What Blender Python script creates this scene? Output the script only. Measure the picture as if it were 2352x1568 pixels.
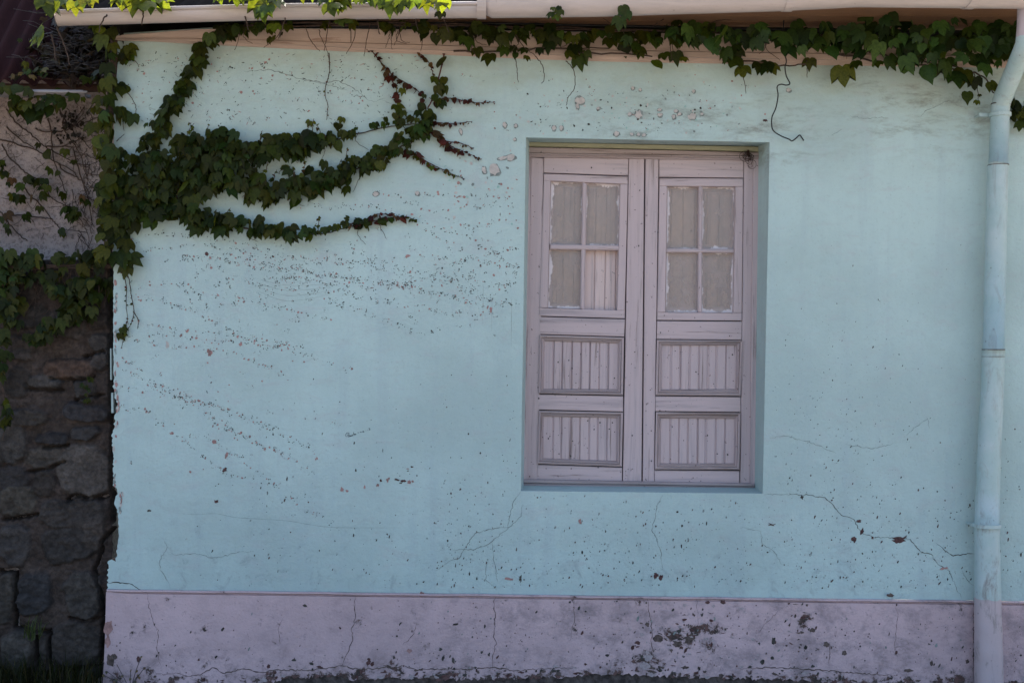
import bpy, math, random
import numpy as np
from mathutils import Vector, Matrix

random.seed(7)
rng = np.random.default_rng(11)
scene = bpy.context.scene
for o in list(bpy.data.objects):
    bpy.data.objects.remove(o)

# ------------------------------------------------------------------ camera
F, CX, CY, DIST, EYE = 2600.0, 1176.0, 784.0, 5.4, 1.65      # in a 2352-wide frame
YAW, ROLL = math.radians(1.2), 0.0165
fwd = Vector((math.sin(YAW), math.cos(YAW), 0))
r0 = Vector((math.cos(YAW), -math.sin(YAW), 0)); u0 = Vector((0, 0, 1))
cr = r0 * math.cos(ROLL) + u0 * math.sin(ROLL)
cu = u0 * math.cos(ROLL) - r0 * math.sin(ROLL)
CAM = Vector((0, -DIST, EYE))
cam_d = bpy.data.cameras.new('camera'); cam = bpy.data.objects.new('camera', cam_d)
scene.collection.objects.link(cam)
cam.matrix_world = Matrix(((cr.x, cu.x, -fwd.x, CAM.x), (cr.y, cu.y, -fwd.y, CAM.y), (cr.z, cu.z, -fwd.z, CAM.z), (0, 0, 0, 1)))
cam_d.sensor_width = 36; cam_d.lens = 36 * F / 2352; cam_d.clip_end = 2000; cam_d.clip_start = 0.05
scene.camera = cam

# ------------------------------------------------------------------ light
SUN_EL, SUN_AZ = math.radians(40), math.radians(14)
w = bpy.data.worlds.new('World'); scene.world = w; w.use_nodes = True
wn = w.node_tree
sky = wn.nodes.new('ShaderNodeTexSky'); sky.sky_type = 'NISHITA'; sky.sun_disc = False
sky.dust_density = 4.0; sky.sun_elevation = SUN_EL; sky.sun_rotation = SUN_AZ
wn.links.new(sky.outputs[0], wn.nodes['Background'].inputs[0]); wn.nodes['Background'].inputs[1].default_value = 0.12
sd = bpy.data.lights.new('sun', 'SUN'); sd.energy = 4.5; sd.angle = math.radians(0.5); sd.color = (1, 0.94, 0.84)
sun = bpy.data.objects.new('sun', sd); scene.collection.objects.link(sun)
sdir = Vector((math.sin(SUN_AZ) * math.cos(SUN_EL), math.cos(SUN_AZ) * math.cos(SUN_EL), math.sin(SUN_EL)))
sun.rotation_euler = sdir.to_track_quat('Z', 'Y').to_euler(); sun.location = (0, 6, 8)
scene.view_settings.view_transform = 'Standard'; scene.view_settings.look = 'None'
scene.view_settings.exposure = 1.71; scene.view_settings.gamma = 1

# ------------------------------------------------------------------ helpers
def P(px, py, Y=0.0):
    """point of the upright plane at depth Y that stands at this place of the 2352-wide photograph"""
    d = fwd + cr * ((px - CX) / F) + cu * ((CY - py) / F)
    return CAM + d * ((Y - CAM.y) / d.y)

def ip(poly, x):
    for (a, b), (c, d) in zip(poly, poly[1:]):
        if x <= c: return b + (d - b) * (x - a) / (c - a)
    return poly[-1][1]

class MB:
    def __init__(s): s.v = []; s.f = []; s.m = []; s.c = None
    def vert(s, p): s.v.append(tuple(p)); return len(s.v) - 1
    def face(s, idx, m=0): s.f.append(tuple(idx)); s.m.append(m)
    def poly(s, pts, m=0): s.face([s.vert(p) for p in pts], m)
    def prism(s, q, y0, y1, ch=0.002, m=0):
        """upright board: q = four picture corners TL TR BR BL at depth y0 (front), back at y1"""
        fr = [P(x, y, y0) for x, y in q]
        bk = [Vector((p.x, y1, p.z)) for p in fr]
        c = sum(fr, Vector()) / 4
        ins = []
        for p in fr:
            d = p - c
            ins.append(Vector((p.x - math.copysign(ch, d.x), p.y, p.z - math.copysign(ch, d.z))))
        rim = [Vector((p.x, y0 + ch, p.z)) for p in fr]
        I = [s.vert(p) for p in ins]; R = [s.vert(p) for p in rim]; B = [s.vert(p) for p in bk]
        s.face(I[::-1], m)
        for k in range(4):
            l = (k + 1) % 4
            s.face((I[k], I[l], R[l], R[k]), m); s.face((R[k], R[l], B[l], B[k]), m)
        s.face(B, m)
    def box(s, a, b, m=0):
        (x0, y0, z0), (x1, y1, z1) = a, b
        i = [s.vert(p) for p in ((x0,y0,z0),(x1,y0,z0),(x1,y1,z0),(x0,y1,z0),(x0,y0,z1),(x1,y0,z1),(x1,y1,z1),(x0,y1,z1))]
        for q in ((0,3,2,1),(4,5,6,7),(0,1,5,4),(1,2,6,5),(2,3,7,6),(3,0,4,7)): s.face([i[k] for k in q], m)
    def tube(s, pts, rad, n=6, m=0, cap=True):
        pts = [Vector(p) for p in pts]
        if not hasattr(rad, '__len__'): rad = [rad] * len(pts)
        rings = []; ref = Vector((0.13, 0.9, 0.21)).normalized()
        for k, p in enumerate(pts):
            t = (pts[min(k + 1, len(pts) - 1)] - pts[max(k - 1, 0)])
            t = t.normalized() if t.length > 1e-9 else Vector((0, 0, 1))
            a = t.cross(ref)
            if a.length < 1e-4: a = t.cross(Vector((1, 0, 0)))
            a.normalize(); b = t.cross(a)
            rings.append([s.vert(p + (a * math.cos(2 * math.pi * j / n) + b * math.sin(2 * math.pi * j / n)) * rad[k]) for j in range(n)])
        for r, q in zip(rings, rings[1:]):
            for j in range(n): s.face((r[j], r[(j + 1) % n], q[(j + 1) % n], q[j]), m)
        if cap: s.face(rings[0][::-1], m); s.face(rings[-1], m)
    def build(s, name, mats, parent=None, smooth=False, org=None, cols=None):
        me = bpy.data.meshes.new(name)
        o = bpy.data.objects.new(name, me); scene.collection.objects.link(o)
        off = Vector((0, 0, 0))
        if parent is not None:
            o.parent = parent; q = parent
            while q is not None: off += Vector(q.location); q = q.parent
        elif org is not None:
            off = Vector(org); o.location = off
        me.from_pydata([tuple(Vector(p) - off) for p in s.v], [], s.f)
        if not isinstance(mats, (list, tuple)): mats = [mats]
        for mt in mats: me.materials.append(mt)
        me.polygons.foreach_set('material_index', s.m)
        me.polygons.foreach_set('use_smooth', [smooth] * len(s.f))
        if cols is not None:
            a = me.color_attributes.new('tint', 'FLOAT_COLOR', 'POINT')
            a.data.foreach_set('color', np.asarray(cols, dtype=np.float32).ravel())
        me.update(); return o

def thing(name, label, cat, loc, group=None):
    o = bpy.data.objects.new(name, None); scene.collection.objects.link(o); o.location = loc
    o.empty_display_size = 0.1
    o['label'] = label; o['category'] = cat
    if group: o['group'] = group
    return o
def tag(o, label, cat, group=None):
    o['label'] = label; o['category'] = cat
    if group: o['group'] = group
    return o

def smooth_line(pts, n=6):
    """Catmull-Rom through the points (tuples of any length)"""
    out = []
    q = [pts[0]] + list(pts) + [pts[-1]]
    for k in range(1, len(q) - 2):
        a, b, c, d = (np.array(q[k + j], float) for j in (-1, 0, 1, 2))
        for j in range(n):
            t = j / n
            out.append(0.5 * (2 * b + (c - a) * t + (2 * a - 5 * b + 4 * c - d) * t * t + (3 * b - a - 3 * c + d) * t ** 3))
    out.append(np.array(pts[-1], float)); return out

# ------------------------------------------------------------------ materials
def new_mat(name):
    m = bpy.data.materials.new(name); m.use_nodes = True
    nt = m.node_tree; b = nt.nodes['Principled BSDF']
    return m, nt, b
def N(nt, t, **kw):
    n = nt.nodes.new(t)
    for k, v in kw.items(): setattr(n, k, v)
    return n
def L(nt, a, b): nt.links.new(a, b)
def coords(nt, scale=(1, 1, 1), rot=(0, 0, 0)):
    g = N(nt, 'ShaderNodeNewGeometry'); mp = N(nt, 'ShaderNodeMapping')
    mp.inputs['Scale'].default_value = scale; mp.inputs['Rotation'].default_value = rot
    L(nt, g.outputs['Position'], mp.inputs[0]); return mp.outputs[0]
def noise(nt, vec, scale, detail=4, rough=0.6, dist=0.0):
    n = N(nt, 'ShaderNodeTexNoise'); n.inputs['Scale'].default_value = scale; n.inputs['Detail'].default_value = detail
    n.inputs['Roughness'].default_value = rough; n.inputs['Distortion'].default_value = dist
    L(nt, vec, n.inputs['Vector']); return n.outputs['Fac']
def rng_(nt, fac, a, b, lo=0.0, hi=1.0):
    n = N(nt, 'ShaderNodeMapRange'); n.interpolation_type = 'SMOOTHSTEP'
    L(nt, fac, n.inputs[0])
    n.inputs[1].default_value = a; n.inputs[2].default_value = b; n.inputs[3].default_value = lo; n.inputs[4].default_value = hi
    return n.outputs[0]
def mul(nt, a, b, op='MULTIPLY'):
    n = N(nt, 'ShaderNodeMath', operation=op)
    for k, v in enumerate((a, b)):
        if isinstance(v, (int, float)): n.inputs[k].default_value = v
        else: L(nt, v, n.inputs[k])
    return n.outputs[0]
def mixc(nt, fac, a, b, mode='MIX'):
    n = N(nt, 'ShaderNodeMix', data_type='RGBA', blend_type=mode)
    if isinstance(fac, (int, float)): n.inputs[0].default_value = fac
    else: L(nt, fac, n.inputs[0])
    for k, v in ((6, a), (7, b)):
        if isinstance(v, tuple): n.inputs[k].default_value = (*v, 1)
        else: L(nt, v, n.inputs[k])
    return n.outputs[2]
def bump(nt, b, h, strength=0.3, dist=0.01):
    n = N(nt, 'ShaderNodeBump'); n.inputs['Strength'].default_value = strength; n.inputs['Distance'].default_value = dist
    L(nt, h, n.inputs['Height']); L(nt, n.outputs[0], b.inputs['Normal'])
def sep(nt):
    g = N(nt, 'ShaderNodeNewGeometry'); s = N(nt, 'ShaderNodeSeparateXYZ'); L(nt, g.outputs['Position'], s.inputs[0]); return s.outputs
def blob_mask(nt, c, r):
    """soft round mask about a world point"""
    g = N(nt, 'ShaderNodeNewGeometry'); v = N(nt, 'ShaderNodeVectorMath', operation='SUBTRACT'); L(nt, g.outputs['Position'], v.inputs[0]); v.inputs[1].default_value = c
    d = N(nt, 'ShaderNodeVectorMath', operation='DIVIDE'); L(nt, v.outputs[0], d.inputs[0]); d.inputs[1].default_value = r
    l = N(nt, 'ShaderNodeVectorMath', operation='LENGTH'); L(nt, d.outputs[0], l.inputs[0])
    return rng_(nt, l.outputs['Value'], 1.0, 0.2)

def simple(name, col, rough=0.8, var=0.25, scale=30, spec=0.3, metal=0.0, bmp=0.2):
    m, nt, b = new_mat(name)
    v = coords(nt); f = noise(nt, v, scale, 5)
    c = mixc(nt, rng_(nt, f, 0.3, 0.7), tuple(x * (1 - var) for x in col), tuple(min(1, x * (1 + var)) for x in col))
    L(nt, c, b.inputs['Base Color']); b.inputs['Roughness'].default_value = rough; b.inputs['Metallic'].default_value = metal
    b.inputs['Specular IOR Level'].default_value = spec
    if bmp: bump(nt, b, f, bmp, 0.004)
    return m

MINT = (0.43, 0.565, 0.56)
PINK = (0.55, 0.42, 0.45)
def mint_plaster():
    m, nt, b = new_mat('mint_painted_plaster')
    v = coords(nt); xyz = sep(nt)
    big = noise(nt, v, 1.1, 5, 0.6)
    c = mixc(nt, rng_(nt, big, 0.35, 0.65), tuple(x * 0.90 for x in MINT), tuple(x * 1.06 for x in MINT))
    # vertical wash marks of the limewash
    st = noise(nt, coords(nt, (9, 9, 0.7)), 1.2, 5, 0.65)
    c = mixc(nt, rng_(nt, st, 0.47, 0.75, 0, 0.38), c, (0.36, 0.46, 0.50))
    # brush patches
    bp = noise(nt, coords(nt, (1.2, 1.2, 3.0)), 5.0, 6, 0.72, 0.6)
    c = mixc(nt, rng_(nt, bp, 0.50, 0.70, 0, 0.36), c, (0.42, 0.455, 0.475))
    gr = noise(nt, coords(nt, (1, 1, 1.6)), 26, 6, 0.75)
    c = mixc(nt, rng_(nt, gr, 0.50, 0.74, 0, 0.30), c, (0.33, 0.415, 0.43))
    c = mixc(nt, rng_(nt, gr, 0.46, 0.28, 0, 0.25), c, (0.50, 0.60, 0.60))
    # damp and mould stains below the eaves
    d1 = noise(nt, coords(nt, (1.0, 1.0, 2.4)), 2.4, 8, 0.72, 0.3)
    top = rng_(nt, xyz[2], 2.35, 3.02)
    c = mixc(nt, mul(nt, rng_(nt, d1, 0.40, 0.66), mul(nt, top, 0.34)), c, (0.34, 0.38, 0.28))
    # grime streaks over the window and in the upper right
    d2 = noise(nt, coords(nt, (1.5, 1.5, 4.5)), 3.0, 9, 0.76, 0.25)
    p1, p2, p3 = P(1540, 275), P(2120, 230), P(1780, 300)
    msk = blob_mask(nt, p1, (0.75, 1, 0.20))
    msk = mul(nt, msk, blob_mask(nt, p2, (0.75, 1, 0.40)), 'MAXIMUM'); msk = mul(nt, msk, blob_mask(nt, p3, (0.4, 1, 0.3)), 'MAXIMUM')
    c = mixc(nt, mul(nt, rng_(nt, d2, 0.46, 0.70), mul(nt, msk, 0.8)), c, (0.20, 0.205, 0.175))
    # grey soiling by the cracks low down
    d3 = noise(nt, coords(nt, (2, 2, 2)), 5, 8, 0.75, 0.9)
    low = rng_(nt, xyz[2], 1.05, 0.45)
    c = mixc(nt, mul(nt, rng_(nt, d3, 0.52, 0.72), mul(nt, low, 0.6)), c, (0.24, 0.29, 0.31))
    # fine specks
    sp = noise(nt, v, 95, 3, 0.5)
    c = mixc(nt, rng_(nt, sp, 0.60, 0.76, 0, 0.40), c, (0.24, 0.29, 0.29))
    L(nt, c, b.inputs['Base Color']); b.inputs['Roughness'].default_value = 0.85; b.inputs['Specular IOR Level'].default_value = 0.2
    h = mul(nt, mul(nt, noise(nt, v, 7, 6, 0.6), 1.0), mul(nt, noise(nt, v, 70, 4, 0.6), 0.22), 'ADD')
    bump(nt, b, h, 0.6, 0.02)
    return m
def pink_plaster(name, base=PINK, dirt=1.0):
    m, nt, b = new_mat(name)
    v = coords(nt); xyz = sep(nt)
    c = mixc(nt, rng_(nt, noise(nt, v, 1.8, 6, 0.65), 0.35, 0.68), tuple(x * 0.90 for x in base), tuple(x * 1.06 for x in base))
    d1 = noise(nt, coords(nt, (1.6, 1.6, 2.2)), 3.4, 9, 0.76, 0.12)
    right = rng_(nt, xyz[0], -0.9, 0.6, 0.35, 1.0)
    c = mixc(nt, mul(nt, rng_(nt, d1, 0.44, 0.70), mul(nt, right, 0.7 * dirt)), c, (0.17, 0.15, 0.165))
    low = rng_(nt, xyz[2], 0.26, 0.04)
    d2 = noise(nt, v, 11, 8, 0.75, 0.5)
    c = mixc(nt, mul(nt, rng_(nt, d2, 0.46, 0.68), mul(nt, low, 0.6 * dirt)), c, (0.10, 0.085, 0.085))
    # paint fallen off: sharp ragged patches low down and in one weathered area
    pn_ = noise(nt, v, 13, 9, 0.70, 0.25); pn2 = noise(nt, v, 34, 6, 0.7)
    lowe = mul(nt, rng_(nt, xyz[2], 0.13, 0.02, 0, 1), rng_(nt, xyz[0], -1.5, -0.6, 0.5, 1.0))
    wz = mul(nt, blob_mask(nt, P(1590, 1455, -0.016), (0.24, 1, 0.12)), blob_mask(nt, P(1490, 1510, -0.016), (0.16, 1, 0.10)), 'MAXIMUM')
    wz = mul(nt, wz, blob_mask(nt, P(1850, 1430, -0.016), (0.07, 1, 0.09)), 'MAXIMUM')
    area = mul(nt, mul(nt, lowe, 0.215), mul(nt, wz, 0.135), 'MAXIMUM')
    hit = mul(nt, mul(nt, pn_, area, 'ADD'), 0.67, 'GREATER_THAN')
    rim = rng_(nt, mul(nt, pn_, area, 'ADD'), 0.60, 0.66, 0, 0.55)
    c = mixc(nt, mul(nt, rim, dirt), c, (0.20, 0.165, 0.17))
    c = mixc(nt, mul(nt, hit, dirt), c, mixc(nt, rng_(nt, pn2, 0.4, 0.62), (0.055, 0.045, 0.042), (0.15, 0.088, 0.082)))
    sp = noise(nt, v, 80, 3, 0.55)
    c = mixc(nt, rng_(nt, sp, 0.62, 0.76, 0, 0.4), c, (0.16, 0.13, 0.13))
    L(nt, c, b.inputs['Base Color']); b.inputs['Roughness'].default_value = 0.88; b.inputs['Specular IOR Level'].default_value = 0.2
    h = mul(nt, noise(nt, v, 9, 7, 0.65), mul(nt, noise(nt, v, 85, 4, 0.6), 0.25), 'ADD')
    bump(nt, b, h, 0.6, 0.02)
    return m
def wood_mat(name, grain, base=(0.54, 0.445, 0.46), wear=0.0):
    m, nt, b = new_mat(name)
    sc = {'v': (30, 30, 1.2), 'h': (1.2, 30, 30)}[grain]
    g = noise(nt, coords(nt, sc), 1.6, 6, 0.7, 0.4)
    g2 = noise(nt, coords(nt, tuple(x * 0.28 for x in sc)), 1.5, 6, 0.7, 0.6)
    c = mixc(nt, rng_(nt, g2, 0.32, 0.7), tuple(x * 0.86 for x in base), tuple(x * 1.08 for x in base))
    c = mixc(nt, rng_(nt, g2, 0.50 - wear * .1, 0.68, 0, 0.6), c, (0.24, 0.215, 0.235))
    c = mixc(nt, rng_(nt, g, 0.56 - wear * .12, 0.70, 0, 0.7), c, (0.13, 0.095, 0.08))
    sp = noise(nt, coords(nt), 60, 3, 0.5)
    c = mixc(nt, rng_(nt, sp, 0.69, 0.73, 0, 0.7), c, (0.07, 0.05, 0.045))
    L(nt, c, b.inputs['Base Color']); b.inputs['Roughness'].default_value = 0.72; b.inputs['Specular IOR Level'].default_value = 0.25
    bump(nt, b, mul(nt, g, mul(nt, g2, 0.6), 'ADD'), 0.5, 0.004)
    return m
def leaf_mat(name, trans=0.26):
    m, nt, b = new_mat(name)
    a = N(nt, 'ShaderNodeVertexColor'); a.layer_name = 'tint'
    n = noise(nt, coords(nt), 90, 3, 0.6)
    c = mixc(nt, rng_(nt, n, 0.3, 0.7), mixc(nt, 1.0, a.outputs[0], (0.72, 0.75, 0.7), 'MULTIPLY'), mixc(nt, 1.0, a.outputs[0], (1.25, 1.2, 1.2), 'MULTIPLY'))
    L(nt, c, b.inputs['Base Color']); b.inputs['Roughness'].default_value = 0.48; b.inputs['Specular IOR Level'].default_value = 0.16
    t = N(nt, 'ShaderNodeBsdfTranslucent'); L(nt, mixc(nt, 1.0, c, (4.2, 3.6, 1.0), 'MULTIPLY'), t.inputs[0])
    mx = N(nt, 'ShaderNodeMixShader'); mx.inputs[0].default_value = trans
    L(nt, b.outputs[0], mx.inputs[1]); L(nt, t.outputs[0], mx.inputs[2]); L(nt, mx.outputs[0], nt.nodes['Material Output'].inputs[0])
    bump(nt, b, n, 0.2, 0.003)
    return m
def tint_mat(name, rough=0.9, scale=45, bstr=0.6, bdist=0.01):
    m, nt, b = new_mat(name)
    a = N(nt, 'ShaderNodeVertexColor'); a.layer_name = 'tint'
    v = coords(nt); n = noise(nt, v, scale, 8, 0.7, 0.4); n2 = noise(nt, coords(nt, (1, 1, 2.5)), scale * 0.25, 6, 0.7, 0.8)
    c = mixc(nt, rng_(nt, n, 0.3, 0.7), mixc(nt, 1.0, a.outputs[0], (0.6, 0.6, 0.6), 'MULTIPLY'), mixc(nt, 1.0, a.outputs[0], (1.4, 1.38, 1.36), 'MULTIPLY'))
    c = mixc(nt, rng_(nt, n2, 0.55, 0.75, 0, 0.4), c, (0.06, 0.05, 0.046))
    c = mixc(nt, rng_(nt, noise(nt, v, 160, 2), 0.68, 0.74, 0, 0.4), c, (0.12, 0.11, 0.11))
    L(nt, c, b.inputs['Base Color']); b.inputs['Roughness'].default_value = rough; b.inputs['Specular IOR Level'].default_value = 0.25
    bump(nt, b, mul(nt, n, n2, 'ADD'), bstr, bdist)
    return m
def roughcast_mat():
    m, nt, b = new_mat('rough_cast_render')
    v = coords(nt); n = noise(nt, v, 75, 4, 0.7); n2 = noise(nt, v, 4, 6, 0.65)
    c = mixc(nt, rng_(nt, n2, 0.35, 0.65), (0.42, 0.345, 0.33), (0.52, 0.445, 0.44))
    c = mixc(nt, rng_(nt, n, 0.36, 0.52, 0.7, 0), c, (0.17, 0.14, 0.14))
    L(nt, c, b.inputs['Base Color']); b.inputs['Roughness'].default_value = 0.95
    bump(nt, b, n, 1.0, 0.03)
    return m
def ground_mat():
    m, nt, b = new_mat('dry_earth')
    v = coords(nt); n = noise(nt, v, 0.8, 8, 0.7); n2 = noise(nt, v, 14, 6, 0.7)
    c = mixc(nt, rng_(nt, n, 0.35, 0.65), (0.30, 0.25, 0.20), (0.42, 0.36, 0.29))
    c = mixc(nt, rng_(nt, n2, 0.4, 0.7, 0, 0.6), c, (0.20, 0.17, 0.13))
    L(nt, c, b.inputs['Base Color']); b.inputs['Roughness'].default_value = 0.95
    bump(nt, b, n2, 0.6, 0.02); return m
def pane_mat():
    m, nt, b = new_mat('dusty_glass')
    a = N(nt, 'ShaderNodeVertexColor'); a.layer_name = 'tint'
    s = N(nt, 'ShaderNodeSeparateColor'); L(nt, a.outputs[0], s.inputs[0])
    v = coords(nt, (1, 1, 0.7)); n = noise(nt, v, 14, 7, 0.68, 0.4)
    def edge(ch):
        inv = mul(nt, 1.0, ch, 'SUBTRACT'); return mul(nt, ch, inv, 'MINIMUM')
    eu, ev = edge(s.outputs[0]), edge(s.outputs[1])
    e = mul(nt, eu, mul(nt, ev, 1.5), 'MINIMUM')
    e2 = mul(nt, e, mul(nt, mul(nt, n, 0.5, 'SUBTRACT'), 0.42), 'ADD')
    smear = rng_(nt, e2, 0.060, 0.020, 0, 1.0)
    dust = mul(nt, rng_(nt, n, 0.25, 0.75, 0.24, 0.40), rng_(nt, e, 0.16, 0.0, 0, 0.25), 'ADD')
    dust = mul(nt, dust, s.outputs[2])
    c = mixc(nt, smear, (0.56, 0.485, 0.48), (0.72, 0.67, 0.70))
    b.inputs['Roughness'].default_value = 0.6; L(nt, c, b.inputs['Base Color'])
    tr = N(nt, 'ShaderNodeBsdfTransparent'); tr.inputs[0].default_value = (0.95, 0.93, 0.88, 1)
    gl = N(nt, 'ShaderNodeBsdfGlossy'); gl.inputs['Roughness'].default_value = 0.12; gl.inputs[0].default_value = (0.8, 0.85, 0.9, 1)
    fr = N(nt, 'ShaderNodeFresnel'); fr.inputs[0].default_value = 1.35
    m1 = N(nt, 'ShaderNodeMixShader'); L(nt, fr.outputs[0], m1.inputs[0]); L(nt, tr.outputs[0], m1.inputs[1]); L(nt, gl.outputs[0], m1.inputs[2])
    m2 = N(nt, 'ShaderNodeMixShader'); L(nt, mul(nt, mul(nt, dust, mul(nt, smear, 0.85), 'ADD'), 0.95, 'MINIMUM'), m2.inputs[0]); L(nt, m1.outputs[0], m2.inputs[1]); L(nt, b.outputs[0], m2.inputs[2])
    L(nt, m2.outputs[0], nt.nodes['Material Output'].inputs[0]); return m
def pipe_mat():
    m, nt, b = new_mat('painted_downpipe')
    v = coords(nt); xyz = sep(nt)
    mint = mixc(nt, rng_(nt, noise(nt, v, 6, 6, 0.7), 0.35, 0.7), (0.36, 0.49, 0.49), (0.44, 0.54, 0.555))
    zl = P(2270, 1372, -0.09).z; zt = P(2340, 104, -0.35).z
    wob = mul(nt, mul(nt, noise(nt, v, 20, 3), 0.5, 'SUBTRACT'), 0.03)
    zz = mul(nt, xyz[2], wob, 'ADD')
    low = mul(nt, zz, zl, 'LESS_THAN'); hi = mul(nt, zz, zt, 'GREATER_THAN')
    c = mixc(nt, mul(nt, low, hi, 'MAXIMUM'), mint, (0.47, 0.40, 0.43))
    d = noise(nt, coords(nt, (3, 3, 1)), 6, 8, 0.75, 0.8)
    dl = rng_(nt, xyz[2], 1.6, 0.3, 0.35, 0.8)
    c = mixc(nt, mul(nt, rng_(nt, d, 0.5, 0.68), dl), c, (0.22, 0.20, 0.19))
    sp = noise(nt, v, 50, 4, 0.6); c = mixc(nt, rng_(nt, sp, 0.66, 0.74, 0, 0.6), c, (0.10, 0.07, 0.06))
    L(nt, c, b.inputs['Base Color']); b.inputs['Roughness'].default_value = 0.55; b.inputs['Specular IOR Level'].default_value = 0.35
    bump(nt, b, mul(nt, noise(nt, v, 12, 4), mul(nt, sp, 0.2), 'ADD'), 0.35, 0.01); return m
def trim_mat(name, base, rust=(0.16, 0.07, 0.04), stretch=(1, 8, 8), amt=0.5, rough=0.6, spec=0.3):
    m, nt, b = new_mat(name)
    v = coords(nt, stretch); n = noise(nt, v, 2.2, 8, 0.72, 0.6); n2 = noise(nt, coords(nt), 40, 5, 0.7)
    c = mixc(nt, rng_(nt, n, 0.3, 0.7), tuple(x * 0.85 for x in base), tuple(x * 1.08 for x in base))
    c = mixc(nt, rng_(nt, n, 0.58, 0.74, 0, amt), c, rust)
    c = mixc(nt, rng_(nt, n2, 0.66, 0.75, 0, amt), c, tuple(x * 0.6 for x in rust))
    L(nt, c, b.inputs['Base Color']); b.inputs['Roughness'].default_value = rough; b.inputs['Specular IOR Level'].default_value = spec
    bump(nt, b, mul(nt, n, n2, 'ADD'), 0.4, 0.005); return m

M = dict(
    mint=mint_plaster(), plinth=pink_plaster('pink_painted_plinth'),
    dark=simple('dark_tendril_mark', (0.05, 0.048, 0.044), var=0.5), pink=simple('old_pink_paint', (0.33, 0.20, 0.19), var=0.3, bmp=0.5),
    pale=simple('bare_pale_plaster', (0.46, 0.435, 0.415), var=0.12, scale=60, bmp=0.6), red=simple('bare_red_plaster', (0.085, 0.043, 0.042), var=0.5, scale=80, bmp=0.8),
    grey=simple('grey_scuff_and_peel_shade', (0.20, 0.24, 0.235), var=0.3), teal=simple('older_teal_paint', (0.28, 0.46, 0.43), var=0.1), black=simple('crack_shadow', (0.035, 0.03, 0.028), var=0.3), ink=simple('pen_ink', (0.02, 0.025, 0.04), var=0.1, bmp=0),
    faint=simple('hairline_crack', (0.20, 0.235, 0.225), var=0.3), scuff=simple('chalky_pink_scuff', (0.36, 0.31, 0.325), var=0.2, scale=70, bmp=0.8), core=simple('broken_plaster_core', (0.10, 0.075, 0.068), var=0.5, scale=50, bmp=1.0),
    footing=simple('crumbling_footing', (0.075, 0.06, 0.056), var=0.6, scale=26, bmp=1.0), void=simple('dark_void', (0.012, 0.011, 0.011), var=0.2),
    wv=wood_mat('weathered_paint_upright', 'v'), wh=wood_mat('weathered_paint_level', 'h'), wd=wood_mat('worn_dirty_moulding', 'h', (0.44, 0.36, 0.36), 0.8), wdv=wood_mat('worn_moulding_upright', 'v', (0.48, 0.39, 0.40), 0.35), lint=trim_mat('flaking_lintel', (0.36, 0.36, 0.25), (0.10, 0.08, 0.05), (2, 8, 12), 0.8),
    shut=wood_mat('shutter_board', 'v', (0.68, 0.555, 0.535)), pane=pane_mat(), pipe=pipe_mat(),
    cornice=trim_mat('pink_cornice_paint', (0.48, 0.375, 0.32), amt=0.65), gutter=trim_mat('gutter_paint', (0.53, 0.46, 0.44), amt=0.55), soffit=trim_mat('bare_soffit_wood', (0.26, 0.145, 0.085), (0.05, 0.028, 0.02), (1.2, 16, 16), 0.95),
    roof=trim_mat('dark_roof_sheet', (0.022, 0.018, 0.018), (0.012, 0.010, 0.010), rough=0.95, spec=0.08), roof2=trim_mat('red_roof_sheet', (0.030, 0.013, 0.015), (0.012, 0.009, 0.009), (1, 1, 1), 0.8, 0.95, 0.08),
    fascia=trim_mat('brown_fascia_wood', (0.06, 0.028, 0.018), (0.03, 0.02, 0.015)), white=trim_mat('white_gutter_paint', (0.30, 0.285, 0.30), amt=0.25),
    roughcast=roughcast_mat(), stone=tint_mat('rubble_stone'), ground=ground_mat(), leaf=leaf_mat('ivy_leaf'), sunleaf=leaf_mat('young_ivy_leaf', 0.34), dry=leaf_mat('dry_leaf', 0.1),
    stem=simple('woody_stem', (0.055, 0.036, 0.028), var=0.4, scale=60), redstem=simple('red_shoot', (0.075, 0.02, 0.018), var=0.3, scale=60), twig=simple('grey_twig', (0.10, 0.09, 0.085), var=0.4), wire=simple('black_cable', (0.012, 0.013, 0.015), 0.5, 0.2), rust=simple('rusty_wire', (0.045, 0.022, 0.017), 0.8, 0.4), grass=leaf_mat('grass_blade', 0.3),
)

# ------------------------------------------------------------------ ground
g = MB(); S = 300
n = 60
xs = np.concatenate([np.linspace(-S, -8, 12), np.linspace(-7, 7, 57), np.linspace(8, S, 12)])
ys = np.concatenate([np.linspace(-S, -9, 12), np.linspace(-8, 8, 65), np.linspace(9, S, 12)])
for y in ys:
    for x in xs:
        near = max(0, 1 - abs(y) / 6)
        g.vert((x, y, -0.004 + 0.012 * near * math.sin(3.1 * x + 1.7 * y) * math.cos(2.3 * y)))
W = len(xs)
for j in range(len(ys) - 1):
    for i in range(W - 1): g.face((j * W + i, j * W + i + 1, (j + 1) * W + i + 1, (j + 1) * W + i))
go = g.build('ground', M['ground'], smooth=True); go['kind'] = 'structure'

# ------------------------------------------------------------------ painted house
XR = 3150                         # the wall runs on past the right edge of the photograph
house = thing('house', 'single storey mint green plastered house with pink plinth, shuttered window and long gutter', 'house', (P(700, 784).x, 0, 0))
def H(mb, name, mats, parent=house, smooth=False, cols=None, label=None):
    o = mb.build(name, mats, parent, smooth, cols=cols)
    if label: o['label'] = label
    return o

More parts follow.
